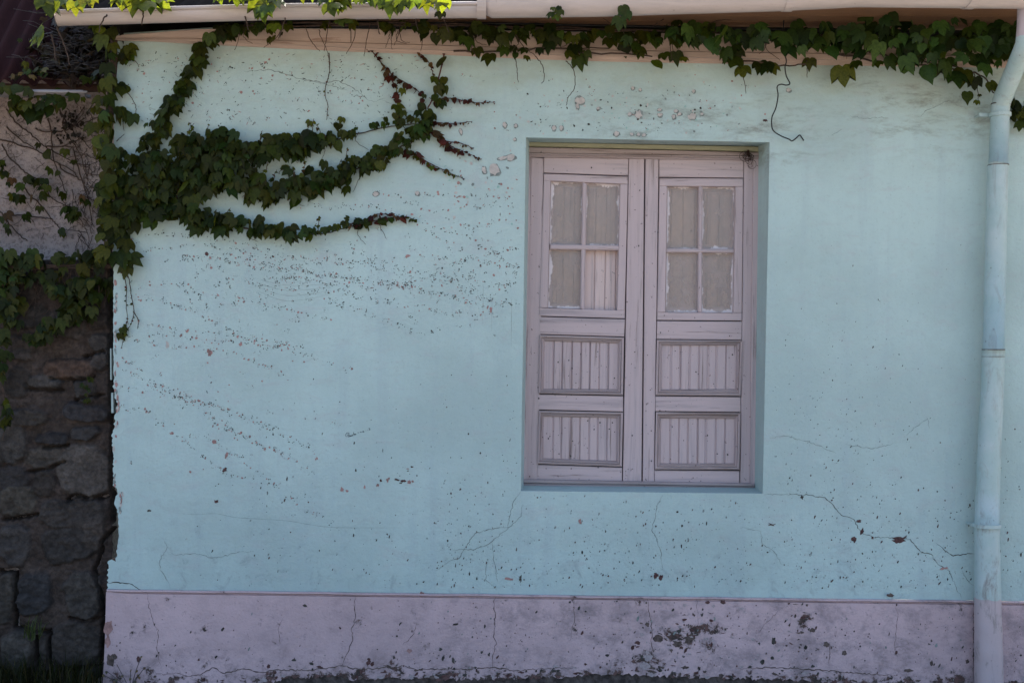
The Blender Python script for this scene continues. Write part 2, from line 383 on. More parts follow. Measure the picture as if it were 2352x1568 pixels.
OUT = [(1208, 316), (1768, 327), (1752, 1133), (1196, 1127)]          # window opening TL TR BR BL
INN = [(1216, 326.5), (1742, 336), (1733, 1119), (1203, 1114)]
YW = 0.20                                                              # depth of the window frame
edge = [(262, 84), (262, 300), (260, 520), (261, 640), (260, 753), (261, 865), (260, 887), (263, 910), (269, 926), (265, 949), (262, 977), (257, 1005), (256.5, 1022), (262, 1044), (259, 1083), (261, 1114), (270, 1122), (272, 1129), (263, 1148), (262, 1154), (272, 1179), (271, 1205), (273, 1233), (268, 1252), (267, 1289), (258, 1284), (249, 1288), (247, 1320), (246, 1352)]
jag = []
for (a, b), (c, d) in zip(edge, edge[1:]):
    k = max(1, int((d - b if d > b else 1) / 4))
    for j in range(k):
        t = j / k; s_ = 0.8 if b < 860 else 2.4
        jag.append((a + (c - a) * t + random.uniform(-s_, s_), b + (d - b) * t))
jag.append(edge[-1])
def plx(x): return 1352 + (x - 246) * 0.01313                          # top line of the plinth
topy = lambda x: ip([(230, 78), (480, 62), (850, 64), (1400, 72), (2300, 88), (3200, 112)], x) + 2
wb = MB()
WLAB = {'mint': 0, 'dark': 1, 'pink': 2, 'pale': 3, 'red': 4, 'grey': 5, 'teal': 6, 'black': 7, 'ink': 8, 'faint': 9, 'core': 10, 'scuff': 11}
wmats = [M[k] for k in WLAB]
A, B_, C_, D_ = [P(*q) for q in OUT]
# left field with its broken edge
lp = [P(x, y) for x, y in jag] + [P(1196 - 0.2, plx(1196)), D_, A, P(1208.5, topy(1208))] + [P(x, topy(x)) for x in (1000, 850, 650, 480, 350, 262)]
wb.poly(lp[::1], 0)
wb.poly([A, B_, P(1770, topy(1770)), P(1500, topy(1500)), P(1208.5, topy(1208))][::-1], 0)
wb.poly([D_, P(1195.8, plx(1196)), P(1750, plx(1750)), C_], 0)
wb.poly([B_, C_, P(1750, plx(1750)), P(XR, plx(XR)), P(XR, topy(XR)), P(2300, topy(2300)), P(1770, topy(1770))], 0)
# thickness of the broken edge
for (x0, y0), (x1, y1) in zip(jag, jag[1:]):
    p, q = P(x0, y0), P(x1, y1); d = 0.10
    wb.poly([p, Vector((p.x + 0.01, d, p.z)), Vector((q.x + 0.01, d, q.z)), q], 10)
# window reveals
for k in range(4):
    l = (k + 1) % 4
    a, b = P(*OUT[k]), P(*OUT[l]); c, d = P(*INN[l], YW), P(*INN[k], YW)
    nseg = 8; 
    wb.poly([a, b, c, d], 0)
# side wall and back walls (never in view from the street)
xl = P(262, 784).x + 0.012; xr = P(XR, 784).x
wb.box((xl, 0.10, 0), (xl + 0.2, 6.9, 3.05), 0); wb.box((xl + 0.2, 6.7, 0), (xr, 6.9, 3.05), 0)

# --- marks on the paint
cnt = [0]
def blob(px, py, rx, ry, mat, ang=0.0, n=8, rough=0.3, base=0.0, lift=0.0):
    cnt[0] += 1
    y = base - lift - 0.0006 - 0.0016 * ((cnt[0] * 0.618) % 1)
    c = P(px, py, y); s = DIST / F; pts = []
    for k in range(n):
        t = 2 * math.pi * k / n; r = 1 + random.uniform(-rough, rough)
        u, v = rx * r * math.cos(t), ry * r * math.sin(t)
        pts.append(Vector((c.x + (u * math.cos(ang) - v * math.sin(ang)) * s, y, c.z + (u * math.sin(ang) + v * math.cos(ang)) * s)))
    wtarget[0].poly(pts, WLAB[mat])
wtarget = [wb]
def crack(pts, width, mat='black', jit=2.0, step=5, base=0.0, fade=True):
    """a thin ragged line, width in picture units"""
    cnt[0] += 1
    y = base - 0.0005 - 0.001 * ((cnt[0] * 0.618) % 1); s = DIST / F; line = []
    for (a, b), (c, d) in zip(pts, pts[1:]):
        k = max(1, int(math.hypot(c - a, d - b) / step))
        for j in range(k): line.append((a + (c - a) * j / k + random.uniform(-jit, jit) * (j > 0), b + (d - b) * j / k + random.uniform(-jit, jit) * (j > 0)))
    line.append(pts[-1]); prev = None; n_ = len(line)
    for k, (x, yy) in enumerate(line):
        a = line[max(0, k - 1)]; b = line[min(n_ - 1, k + 1)]
        t = Vector((b[0] - a[0], b[1] - a[1])); t = t.normalized() if t.length else Vector((1, 0)); nn = Vector((-t.y, t.x))
        wd = width * random.uniform(0.35, 1.25) * (min(1, 4 * k / n_ + 0.25, 4 * (n_ - 1 - k) / n_ + 0.25) if fade else 1) * 0.5
        cur = [wtarget[0].vert(P(x + nn.x * wd, yy + nn.y * wd, y)), wtarget[0].vert(P(x - nn.x * wd, yy - nn.y * wd, y))]
        if prev: wtarget[0].face((prev[0], prev[1], cur[1], cur[0]), WLAB[mat])
        prev = cur
def inside(x, y):
    if 1192 < x < 1775 and 310 < y < 1136: return False
    return x > 274 and y < plx(x) - 3 and y > topy(x) + 40
def cluster(x, y, size=1.0, pk=0.35):
    if not inside(x, y): return
    if random.random() < pk:
        blob(x, y, random.uniform(1.3, 3.2) * size, random.uniform(1.2, 3.0) * size, 'pink', random.random() * 3, 7, 0.35)
        if random.random() < 0.5: blob(x + random.uniform(-2, 2), y + random.uniform(-2, 2), 0.9, 0.7, 'dark', 0, 5)
        return
    for _ in range(random.choice((2, 3, 3, 4, 5))):
        r = random.uniform(0.85, 1.8) * size
        blob(x + random.gauss(0, 3.0), y + random.gauss(0, 2.6), r, r * random.uniform(0.5, 1), random.choice(('dark', 'dark', 'dark', 'dark', 'grey', 'pink')), random.random() * 3, 6, 0.4)
# trails left by torn-off ivy
trails = [
 ([(330, 575), (470, 565), (600, 590), (760, 600), (930, 620), (1060, 640), (1190, 660)], 11, .25), ([(380, 600), (520, 590), (640, 610), (800, 640), (960, 660), (1080, 690)], 9, .2),
 ([(420, 590), (560, 605), (700, 625), (850, 650), (1000, 670), (1100, 700), (1195, 690)], 9, .2), ([(560, 575), (660, 590), (800, 600), (900, 600)], 10, .2),
 ([(520, 640), (640, 660), (760, 690), (850, 720), (960, 760), (1090, 740)], 11, .25), ([(640, 630), (760, 650), (880, 660), (1000, 640), (1100, 680), (1190, 705)], 9, .2),
 ([(320, 660), (400, 650), (470, 672), (560, 690), (680, 715), (760, 735)], 11, .5), ([(300, 680), (380, 690), (440, 720), (500, 745), (570, 775), (640, 800)], 11, .6),
 ([(310, 690), (420, 700), (500, 740), (580, 790), (660, 800), (750, 830), (810, 850)], 12, .4), ([(340, 770), (420, 770), (470, 785), (540, 780), (620, 790), (690, 815)], 10, .7),
 ([(300, 775), (350, 790), (410, 800), (470, 800), (540, 810), (600, 840), (650, 855)], 11, .55), ([(320, 740), (420, 760), (540, 770), (650, 790), (720, 800)], 14, .35),
 ([(283, 820), (330, 860), (390, 890), (450, 915), (520, 940), (590, 965), (640, 985)], 9, .45), ([(285, 845), (340, 878), (400, 905), (470, 945), (530, 985), (600, 1020), (650, 1040)], 9, .5),
 ([(280, 890), (340, 895), (400, 910), (460, 925), (540, 950), (620, 990), (700, 1020), (730, 1060)], 10, .4), ([(282, 935), (330, 940), (360, 965), (420, 1010), (480, 1060), (520, 1085), (560, 1100)], 11, .45),
 ([(420, 1000), (490, 1010), (560, 1060), (600, 1090), (640, 1120), (680, 1155), (740, 1190), (770, 1215)], 10, .45), ([(470, 950), (500, 980), (560, 1000), (610, 1030), (660, 1045), (720, 1090)], 9, .6),
 ([(600, 620), (720, 660), (860, 690), (960, 705), (1040, 720), (1130, 715)], 12, .25), ([(870, 440), (930, 460), (1000, 490), (1080, 520), (1190, 500)], 13, .8),
 ([(790, 470), (870, 480), (960, 500), (1050, 540), (1180, 560)], 14, .6), ([(960, 520), (1040, 560), (1100, 600), (1190, 610)], 12, .5), ([(1000, 620), (1100, 590), (1190, 570)], 11, .35),
 ([(960, 440), (1040, 450), (1120, 455), (1195, 450)], 11, .85), ([(1040, 480), (1110, 470), (1196, 475)], 12, .8), ([(1090, 560), (1150, 590), (1196, 640)], 9, .4),
 ([(300, 560), (360, 540), (480, 545), (620, 575)], 16, .2), ([(640, 450), (720, 470), (820, 480)], 16, .3),
]
for pts, step, pk in trails:
    ln = smooth_line(pts, 30); acc = 0; nxt = 0
    for a, b in zip(ln, ln[1:]):
        acc += float(np.hypot(*(b - a)))
        if acc > nxt:
            if random.random() < 0.86: cluster(b[0] + random.gauss(0, 2.6), b[1] + random.gauss(0, 3.2), random.uniform(0.7, 1.15), pk * 0.6)
            nxt = acc + step * 0.85 * random.uniform(0.5, 1.5)
for _ in range(320): cluster(random.uniform(420, 1190), random.gauss(635, 50), random.uniform(0.6, 1.1), 0.15)
for _ in range(60): cluster(random.uniform(285, 700), random.gauss(800, 90), random.uniform(0.5, 1.0), 0.4)
for _ in range(25): cluster(random.uniform(290, 780), random.gauss(1020, 90), random.uniform(0.5, 0.9), 0.4)
for _ in range(130): cluster(random.uniform(280, 900), random.uniform(130, 290), random.uniform(0.6, 1.2), 0.15)
for _ in range(80): cluster(random.uniform(900, 1760), random.uniform(160, 305), random.uniform(0.5, 1.0), 0.35)
# bigger scars
for x, y, a, b, m in ((430, 760, 4, 6, 'pink'), (479, 808, 4, 7, 'pink'), (385, 790, 4, 8, 'pale'), (553, 790, 4, 6, 'pink'), (483, 811, 5, 8, 'pink'), (516, 1078, 5, 6, 'red'), (492, 1014, 5, 6, 'pink'), (520, 1045, 4, 8, 'pink'),
                      (1128, 712, 3, 9, 'pink'), (937, 588, 6, 4, 'pink'), (342, 1172, 5, 3, 'dark'), (497, 1151, 6, 3, 'red'), (1120, 706, 2, 5, 'pink'), (437, 1083, 4, 3, 'pink'),
                      (786, 1124, 5, 6, 'pink'), (797, 1127, 4, 3, 'pink'), (838, 1118, 2, 5, 'pink'), (868, 1114, 4, 4, 'pink'), (875, 1103, 3, 4, 'red'), (890, 1104, 3, 5, 'pink'), (893, 1098, 4, 3, 'pink'), (912, 1101, 8, 2, 'red'), (926, 1104, 7, 3, 'red'), (940, 1107, 5, 4, 'pink'), (948, 1105, 4, 3, 'pink'), (921, 1109, 4, 2, 'dark'), (946, 1072, 4, 2, 'red'), (936, 1076, 4, 1.5, 'pink'), (937, 1081, 3, 1.5, 'dark'),
                      (1973, 1196, 7, 3.5, 'red'), (1979, 1220, 5, 8, 'red'), (1961, 1238, 6, 9, 'red'), (2004, 1235, 3, 4, 'red'), (2066, 1238, 16, 8, 'red'), (1508, 1321, 7, 7, 'red'), (1518, 1325, 5, 8, 'red'), (1168, 1329, 11, 3.5, 'pink'), (1195, 1327, 3, 10, 'dark'), (2168, 1305, 11, 2.5, 'pink'), (1332, 1197, 4, 8, 'pink'), (1772, 1204, 8, 2, 'red'), (1842, 1141, 4, 5, 'dark'), (1757, 277, 5, 3.5, 'red'), (475, 584, 5, 5, 'red'), (1556, 1175, 3, 3, 'dark'), (1567, 1207, 3.2, 3.2, 'dark'), (812, 1228, 2, 5, 'dark'), (817, 1080, 2, 4, 'dark')):
    blob(x, y, a * .8, b * .8, m, random.uniform(-0.4, 0.4), 13, 0.4)
    for _ in range(3 if max(a, b) > 4 else 1): blob(x + random.uniform(-.7, .7) * a, y + random.uniform(-.7, .7) * b, a * random.uniform(.25, .6), b * random.uniform(.25, .6), m, random.uniform(-0.6, 0.6), 9, 0.45)
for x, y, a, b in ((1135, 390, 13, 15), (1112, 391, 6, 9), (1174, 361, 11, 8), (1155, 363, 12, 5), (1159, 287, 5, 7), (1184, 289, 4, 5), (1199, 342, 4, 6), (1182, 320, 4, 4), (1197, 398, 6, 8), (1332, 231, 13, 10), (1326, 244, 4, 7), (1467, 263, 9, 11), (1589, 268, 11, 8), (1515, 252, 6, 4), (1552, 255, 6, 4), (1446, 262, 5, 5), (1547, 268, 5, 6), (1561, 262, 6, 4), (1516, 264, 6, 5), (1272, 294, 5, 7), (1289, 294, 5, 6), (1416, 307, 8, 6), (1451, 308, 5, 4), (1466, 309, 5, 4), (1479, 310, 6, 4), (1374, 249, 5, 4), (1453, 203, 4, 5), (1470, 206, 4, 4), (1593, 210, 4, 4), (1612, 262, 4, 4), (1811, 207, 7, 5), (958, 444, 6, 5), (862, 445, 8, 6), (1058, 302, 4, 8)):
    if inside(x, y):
        blob(x + .8, y + 1.0, a + .8, b + .8, 'grey', 0.2, 13, 0.22); blob(x, y, a * .85, b * .85, 'pale', 0.2, 12, 0.3, 0.0, 0.002)  # offset grey blob paints the shadow edge of each pale peel
for _ in range(65):
    x, y = random.uniform(1010, 1198), random.gauss(430, 45)
    if inside(x, y): blob(x, y, random.uniform(1, 4), random.uniform(1, 3.4), random.choice(('pale', 'pale', 'pink', 'teal', 'grey')), random.random() * 3, 8, 0.25)
for _ in range(120):
    x, y = random.uniform(1190, 1700), random.gauss(262, 30)
    if inside(x, y): blob(x, y, random.uniform(1, 3.6), random.uniform(1, 3), random.choice(('pale', 'pale', 'grey', 'teal', 'dark')), random.random() * 3, 7, 0.25)
for _ in range(260):          # dry tendril stubs high on the wall
    x, y = random.uniform(280, 980), random.uniform(120, 285)
    if inside(x, y):
        a = random.uniform(-1.2, 1.2); l = random.uniform(1, 5)
        blob(x, y, l, random.uniform(0.5, 1.1), random.choice(('dark', 'grey', 'pink', 'grey')), a, 6, 0.3)
# mud splashes, thicker low down and towards the right
def splash(x, y, base=0.0, big=1.0):
    r = random.choice((0.5, 0.6, 0.7, 0.8, 1.0, 1.2, 1.7)) * big
    blob(x, y, r, r * random.choice((1, 1, 1.3, 1.8, 2.6)), random.choice(('dark', 'dark', 'core', 'red', 'grey')), random.uniform(-0.7, 0.1), 7, 0.4, base)
for _ in range(1500):
    y = 1350 - abs(random.gauss(0, 165)); x = random.uniform(1000, 2600) if random.random() < 0.9 else random.uniform(560, 1100)
    if inside(x, y) and not (x > 1770 and y < 1000 and random.random() < 0.5): splash(x, y)
for _ in range(230):
    x, y = random.gauss(1930, 90), random.gauss(950, 110)
    if inside(x, y): splash(x, y, big=0.7)
for _ in range(170):
    x, y = random.uniform(450, 1190), random.uniform(850, 1340)
    if inside(x, y): splash(x, y, big=0.75)
for _ in range(120):
    x, y = random.uniform(1775, 2350), random.uniform(560, 1100)
    if inside(x, y): splash(x, y, big=0.55)
for _ in range(70):                      # scrape along the broken left edge
    x, y = 0, random.uniform(640, 1180); x = ip([(b, a) for a, b in edge if True and b >= 0][:20], min(y, 1129)) + abs(random.gauss(3, 3)) + 2
    blob(x, y, random.uniform(1, 3), random.uniform(2, 7), random.choice(('pink', 'pale', 'pink', 'grey')), random.uniform(-.2, .2), 7, 0.35)
# cracks
for pts, wd, mt in (
 ([(247, 1338), (266, 1336), (297, 1339), (308, 1345), (325, 1354)], 2.2, 'black'), ([(373, 1235), (384, 1255), (367, 1286), (367, 1308), (387, 1336), (390, 1352)], 1.0, 'faint'),
 ([(391, 1266), (404, 1275), (448, 1270), (482, 1280), (513, 1277), (552, 1266), (583, 1266)], 1.3, 'faint'), ([(1200, 1157), (1197, 1185), (1183, 1199), (1169, 1210), (1140, 1212), (1091, 1224), (1063, 1266), (1052, 1283), (1035, 1287), (1000, 1310)], 1.7, 'faint'),
 ([(1169, 1210), (1120, 1250), (1085, 1262), (1040, 1262)], 1.6, 'faint'), ([(1196, 1128), (1180, 1150), (1168, 1200), (1166, 1215)], 1.4, 'grey'), ([(1523, 1136), (1509, 1160), (1506, 1185), (1497, 1216), (1509, 1241), (1517, 1263), (1521, 1308)], 1.5, 'faint'),
 ([(1755, 1135), (1820, 1135), (1856, 1136), (1895, 1142), (1912, 1157), (1932, 1182), (1962, 1193), (1979, 1224), (2005, 1233), (2049, 1234), (2091, 1238), (2114, 1266), (2139, 1272), (2153, 1294), (2181, 1311), (2195, 1345), (2209, 1373)], 1.5, 'dark'),
 ([(2150, 1247), (2189, 1276), (2223, 1270), (2240, 1273)], 1.7, 'dark'), ([(1705, 1210), (1747, 1219), (1752, 1249), (1778, 1266), (1797, 1297)], 1.1, 'faint'), ([(2210, 1310), (2225, 1335), (2238, 1345)], 1.4, 'faint'),
 ([(560, 165), (620, 160), (690, 181), (745, 190), (778, 186), (807, 200), (831, 217), (843, 229), (858, 234), (886, 226)], 1.6, 'faint'), ([(700, 184), (760, 196), (800, 210)], 1.2, 'grey'), ([(875, 229), (946, 258)], 1.2, 'faint'),
 ([(2114, 269), (2131, 252), (2164, 238), (2181, 231), (2198, 241)], 1.5, 'faint'), ([(1948, 268), (1990, 272), (2040, 270)], 1.1, 'faint'), ([(1908, 312), (1935, 297)], 1.2, 'faint'), ([(1768, 1007), (1800, 1000), (1860, 1015), (1920, 1040)], 1.2, 'faint'), ([(1940, 1020), (2000, 1030), (2060, 1018)], 1.1, 'faint'),
 ([(2080, 1000), (2130, 960), (2135, 985)], 1.0, 'grey'), ([(1130, 1240), (1135, 1290), (1143, 1336)], 1.1, 'faint'), ([(1118, 1290), (1115, 1330), (1142, 1354)], 1.0, 'faint'), ([(1320, 390), (1321, 390)], 1, 'faint')):
    crack(pts, wd, mt, 1.8, 5)
for x in (1110, 1175, 1130):
    crack([(x, random.uniform(640, 700)), (x - 1, 760 + random.uniform(-20, 60))], 0.5, 'faint', 0.2, 20)
sc_ = smooth_line([(401, 1177), (448, 1181), (496, 1179), (546, 1188), (656, 1195), (760, 1210), (920, 1211)], 8)
crack([tuple(p) for p in sc_], 0.7, 'grey', 0.1, 10)
for k in range(4): crack([tuple(p) for p in smooth_line([(590, 640 + 9 * k), (660, 655 + 12 * k), (760, 652 + 8 * k)], 6)], 0.5, 'faint', 0.2, 10)
# handwriting in pen on the wall: Pancha + tito .. 3
def stroke(pts, wd=0.8):
    cnt[0] += 1; y = -0.0008 - 0.0012 * ((cnt[0] * 0.618) % 1); prev = None
    for k, p in enumerate(pts):
        a = pts[max(0, k - 1)]; b = pts[min(len(pts) - 1, k + 1)]
        t = Vector((b[0] - a[0], b[1] - a[1])).normalized(); nn = (-t.y, t.x)
        cur = [wb.vert(P(p[0] + nn[0] * wd / 2, p[1] + nn[1] * wd / 2, y)), wb.vert(P(p[0] - nn[0] * wd / 2, p[1] - nn[1] * wd / 2, y))]
        if prev: wb.face((prev[0], prev[1], cur[1], cur[0]), WLAB['ink'])
        prev = cur
def zw(pts): return [tuple(p) for p in smooth_line([(752.6 + x * 0.108, 959.6 + y * 0.108) for x, y in pts], 4)]
for s_ in ([(432, 400), (428, 340)], [(400, 395), (384, 370), (395, 330), (425, 312), (455, 325), (450, 350), (430, 362)], [(478, 366), (458, 368), (455, 388), (470, 390), (480, 370), (484, 390)], [(490, 366), (494, 386), (508, 384), (512, 360), (518, 380)], [(540, 355), (524, 360), (526, 376), (544, 372)], [(550, 300), (556, 366)], [(556, 350), (566, 340), (572, 360)], [(596, 338), (580, 342), (580, 356), (594, 352), (598, 338), (606, 352)],
           [(640, 310), (654, 308)], [(646, 298), (648, 322)], [(692, 290), (694, 312)], [(686, 298), (702, 296)], [(716, 294), (718, 308)], [(736, 280), (738, 300)], [(730, 288), (746, 286)], [(768, 278), (756, 284), (760, 298), (774, 294), (770, 278)], [(806, 266), (818, 270)], [(848, 256), (860, 260)], [(872, 214), (888, 216), (882, 230), (902, 236), (898, 252), (880, 254)]):
    stroke(zw(s_), 1.0)
H(wb, 'wall', wmats)

# --- plinth
pm = MB(); wtarget[0] = pm
YP = -0.016
px_l = [(243.6, 1358), (243, 1390), (242, 1423), (241, 1470), (238.5, 1520), (237, 1544), (236, 1580)]
def bot(x):                         # ragged bottom of the paint coat
    base = ip([(236, 1582), (600, 1580), (650, 1557), (760, 1553), (830, 1560), (900, 1555), (1000, 1559), (1110, 1561), (1170, 1558), (1330, 1551), (1420, 1546), (1600, 1556), (1700, 1557), (1800, 1560), (1900, 1566), (1980, 1580), (3200, 1610)], x)
    return base
bl = []
x = 236
while x < XR:
    bl.append((x, bot(x) + (random.uniform(-4, 5) if 600 < x < 1980 else 0))); x += random.uniform(3, 9)
topl = [(x, plx(x) + 10 + 0.8 * math.sin(x * 0.02) + random.uniform(-.3, .3)) for x in range(244, XR, 40)] + [(XR, plx(XR) + 10)]
pf = [P(x, y, YP) for x, y in px_l] + [P(x, y, YP) for x, y in bl[1:]] + [P(XR, plx(XR) + 10, YP)] + [P(x, y, YP) for x, y in topl[::-1]]
# split the big face into columns so that it stays well shaped
cols_x = [240] + list(range(300, XR, 60)) + [XR]
pm.poly([P(x, y, YP) for x, y in px_l[:-1]] + [P(236, 1582, YP), P(300, 1582, YP), P(300, plx(300) + 10, YP)], 0)
for a, b in zip(cols_x[1:], cols_x[2:]):
    lower = [(a, bot(a))] + [q for q in bl if a < q[0] < b] + [(b, bot(b))]
    pm.poly([P(x, y, YP) for x, y in lower] + [P(b, plx(b) + 10, YP), P(a, plx(a) + 10, YP)], 0)
    for (x0, y0), (x1, y1) in zip(lower, lower[1:]):
        p, q = P(x0, y0, YP), P(x1, y1, YP); pm.poly([p, Vector((p.x, 0.01, p.z)), Vector((q.x, 0.01, q.z)), q], 10)
# groove and rounded bead along the top
nst = 60
prof = [(0.6, 0.0005), (0.2, -0.010), (1.6, -0.019), (4.5, -0.021), (6.4, -0.017), (7.2, -0.004), (9.0, -0.004), (10.0, YP)]
rows = []
for k in range(nst + 1):
    x = 245 + (XR - 245) * k / nst; wv = 0.5 * math.sin(k * 1.7) + 0.4 * math.sin(k * 0.6)
    rows.append([pm.vert(P(x, plx(x) + dy + (wv if 0 < j < 6 else 0), y)) for j, (dy, y) in enumerate(prof)])
for r, q in zip(rows, rows[1:]):
    for j in range(len(prof) - 1): pm.face((r[j], r[j + 1], q[j + 1], q[j]), 0)
p0 = [P(x, y, YP) for x, y in px_l]
for p, q in zip(p0, p0[1:]): pm.poly([p, Vector((p.x, 0.12, p.z)), Vector((q.x, 0.12, q.z)), q][::-1], 10)
def pin(x, y): return x > 250 and plx(x) + 12 < y < bot(x) - 2
for _ in range(900):
    x = random.uniform(250, 2500) if random.random() < 0.35 else random.uniform(900, 2450); y = 1366 + 200 * random.random() ** 0.8
    if pin(x, y): splash(x, y, YP, random.choice((0.7, 0.9, 1.1, 1.5)))
for _ in range(170):             # crumbling low band
    x = random.uniform(330, 2400); y = bot(x) - abs(random.gauss(0, 13)) - 2
    if pin(x, y): blob(x, y, random.uniform(1.5, 8), random.uniform(1, 4.5), random.choice(('red', 'dark', 'core', 'scuff', 'scuff', 'core', 'red', 'core')), random.uniform(-.3, .3), 13, 0.5, YP)
for cx, cy, sx, sy, n_ in ((1580, 1455, 55, 26, 120), (1500, 1500, 45, 30, 60), (1850, 1420, 16, 26, 40), (1620, 1400, 60, 20, 30), (1780, 1490, 60, 30, 30)):
    for _ in range(n_):
        x, y = random.gauss(cx, sx), random.gauss(cy, sy)
        if random.random() < 0.5 and pin(x, y): blob(x, y, random.uniform(0.8, 5.5), random.uniform(0.8, 3.8), random.choice(('red', 'dark', 'core', 'scuff', 'scuff', 'scuff', 'core')), random.uniform(-.6, .3), 12, 0.5, YP)
for x, y, a, b, m in ((1777, 1471, 5, 8, 'dark'), (1898, 1479, 6, 7, 'core'), (1939, 1499, 6, 6, 'core'), (1850, 1486, 4, 5, 'dark'), (1751, 1520, 5, 6, 'dark'), (1774, 1510, 4, 4, 'dark'), (1722, 1531, 5, 3, 'dark'), (1867, 1529, 4, 3, 'dark'), (1866, 1446, 6, 5, 'core'), (2087, 1539, 10, 4, 'core'), (2140, 1522, 4, 6, 'core'), (2222, 1518, 4, 5, 'core'), (1511, 1465, 14, 8, 'core'), (1584, 1465, 13, 11, 'core'), (1556, 1479, 11, 7, 'core'), (1464, 1475, 7, 4, 'red'), (1453, 1486, 4, 6, 'red'), (1487, 1434, 5, 5, 'core'), (1395, 1504, 5, 3, 'dark'), (1330, 1396, 2.5, 5, 'dark'), (1309, 1382, 3, 2.5, 'dark'), (1046, 1433, 6, 2.5, 'black'), (1041, 1516, 3, 7, 'dark'), (1625, 1383, 5, 4, 'red'), (1661, 1382, 6, 5, 'red'), (969, 1364, 6, 5, 'pink'), (846, 1521, 5, 6, 'red'), (855, 1523, 4, 5, 'red'), (847, 1513, 4, 3, 'red'), (940, 1494, 6, 5, 'pink'), (249, 1441, 9, 15, 'pink'), (247, 1472, 6, 12, 'pink'), (318, 1513, 5, 6, 'red'), (254, 1515, 10, 14, 'core'), (262, 1508, 6, 8, 'core'), (675, 1515, 5, 3, 'dark'), (715, 1523, 5, 3, 'dark'), (617, 1530, 4, 5, 'red'), (700, 1390, 6, 2.5, 'dark'), (1012, 1490, 4, 4, 'dark'), (1018, 1510, 3, 6, 'dark'), (2046, 1366, 8, 4, 'core'), (1497, 1548, 10, 6, 'scuff'), (1480, 1527, 12, 8, 'scuff'), (1490, 1509, 12, 7, 'scuff')):
    blob(x, y, a, b, m, random.uniform(-.3, .3), 14, 0.3, YP)
for pts, wd in (([(338, 1362), (345, 1404), (356, 1437), (364, 1446), (361, 1479), (364, 1507), (370, 1527)], 1.3), ([(322, 1532), (350, 1541), (375, 1549), (403, 1544), (431, 1552), (460, 1549), (488, 1532), (516, 1546), (560, 1535), (603, 1543), (637, 1537), (707, 1539), (785, 1528), (824, 1536), (902, 1532), (928, 1528), (954, 1536), (1019, 1535), (1084, 1536), (1136, 1531), (1180, 1540), (1240, 1535), (1330, 1532)], 2.7),
                ([(821, 1362), (814, 1380), (814, 1396), (817, 1417), (807, 1448), (810, 1463), (802, 1492), (793, 1508), (785, 1528)], 1.9), ([(1142, 1366), (1133, 1380), (1138, 1411), (1135, 1448), (1133, 1461), (1140, 1474), (1131, 1505), (1131, 1534)], 2.2), ([(1486, 1372), (1489, 1392), (1495, 1420), (1497, 1451), (1495, 1471), (1499, 1507)], 1.8),
                ([(2055, 1392), (2063, 1409), (2058, 1451), (2055, 1493)], 1.2), ([(1906, 1474), (1904, 1524)], 1.6), ([(958, 1428), (948, 1458), (925, 1480)], 1.3), ([(1317, 1370), (1320, 1420), (1310, 1470)], 1.2), ([(642, 1480), (640, 1440), (652, 1415)], 1.0), ([(1790, 1400), (1760, 1430), (1735, 1460)], 1.0), ([(1600, 1370), (1603, 1440)], 0.8), ([(2236, 1372), (2236, 1560)], 2.2), ([(1693, 1535), (1780, 1532), (1860, 1536), (1960, 1545), (2060, 1550)], 3.0)):
    crack(pts, wd * 0.85, 'core', 2.0, 5, YP)
H(pm, 'plinth', [M['plinth']] + wmats[1:], label='pink painted plinth with crumbling lower edge')
# crumbling footing below the plinth
ft = MB(); xs_ = list(range(236, XR, 5)); rws = []
for j in range(9):
    row = []
    for x in xs_:
        zt = 0.11 - j * 0.0155; X = P(x, 1560, 0).x
        row.append(ft.vert((X, -0.004 - 0.007 * random.random() - 0.0005 * j, zt)))
    rws.append(row)
for r, q in zip(rws, rws[1:]):
    for j in range(len(xs_) - 1): ft.face((r[j], q[j], q[j + 1], r[j + 1]))
H(ft, 'footing', M['footing'])

# --- cornice, soffit, roof
cx_ = [262, 350, 450, 600, 800, 806, 1000, 1223, 1400, 1577, 1900, 2307, 2700, XR]
ctop = [(262, 82), (350, 76), (476, 66), (850, 67), (1400, 75), (2200, 86), (3200, 108)]
cbot = [(262, 94), (350, 96), (449, 102), (600, 109), (800, 119), (1000, 126), (1223, 137), (1400, 142), (1577, 146), (2307, 156), (3200, 172)]
cm = MB(); prof = [(0.0, 0.002), (0.0, -0.05), (0.60, -0.05), (0.62, -0.062), (0.80, -0.066), (0.82, -0.036), (0.93, -0.034), (0.94, -0.02), (1.0, -0.018), (1.0, 0.002)]
rows = []
for x in cx_:
    a, b = ip(ctop, x), ip(cbot, x)
    rows.append([cm.vert(P(x, a + (b - a) * t + random.uniform(-.5, .5), y)) for t, y in prof])
for r, q in zip(rows, rows[1:]):
    for j in range(len(prof) - 1): cm.face((r[j], r[j + 1], q[j + 1], q[j]))
cm.face(rows[0][::-1]); cm.face(rows[-1])
for x in (806, 1256, 1690, 2120):
    cm.prism([(x - 0.8, ip(ctop, x) + 2), (x + 0.8, ip(ctop, x) + 2), (x + 0.8, ip(cbot, x) - 12), (x - 0.8, ip(cbot, x) - 12)], -0.0508, -0.049, 0.0001, 1)
H(cm, 'cornice', [M['cornice'], M['void']], label='pale pink stepped moulding along the wall top')

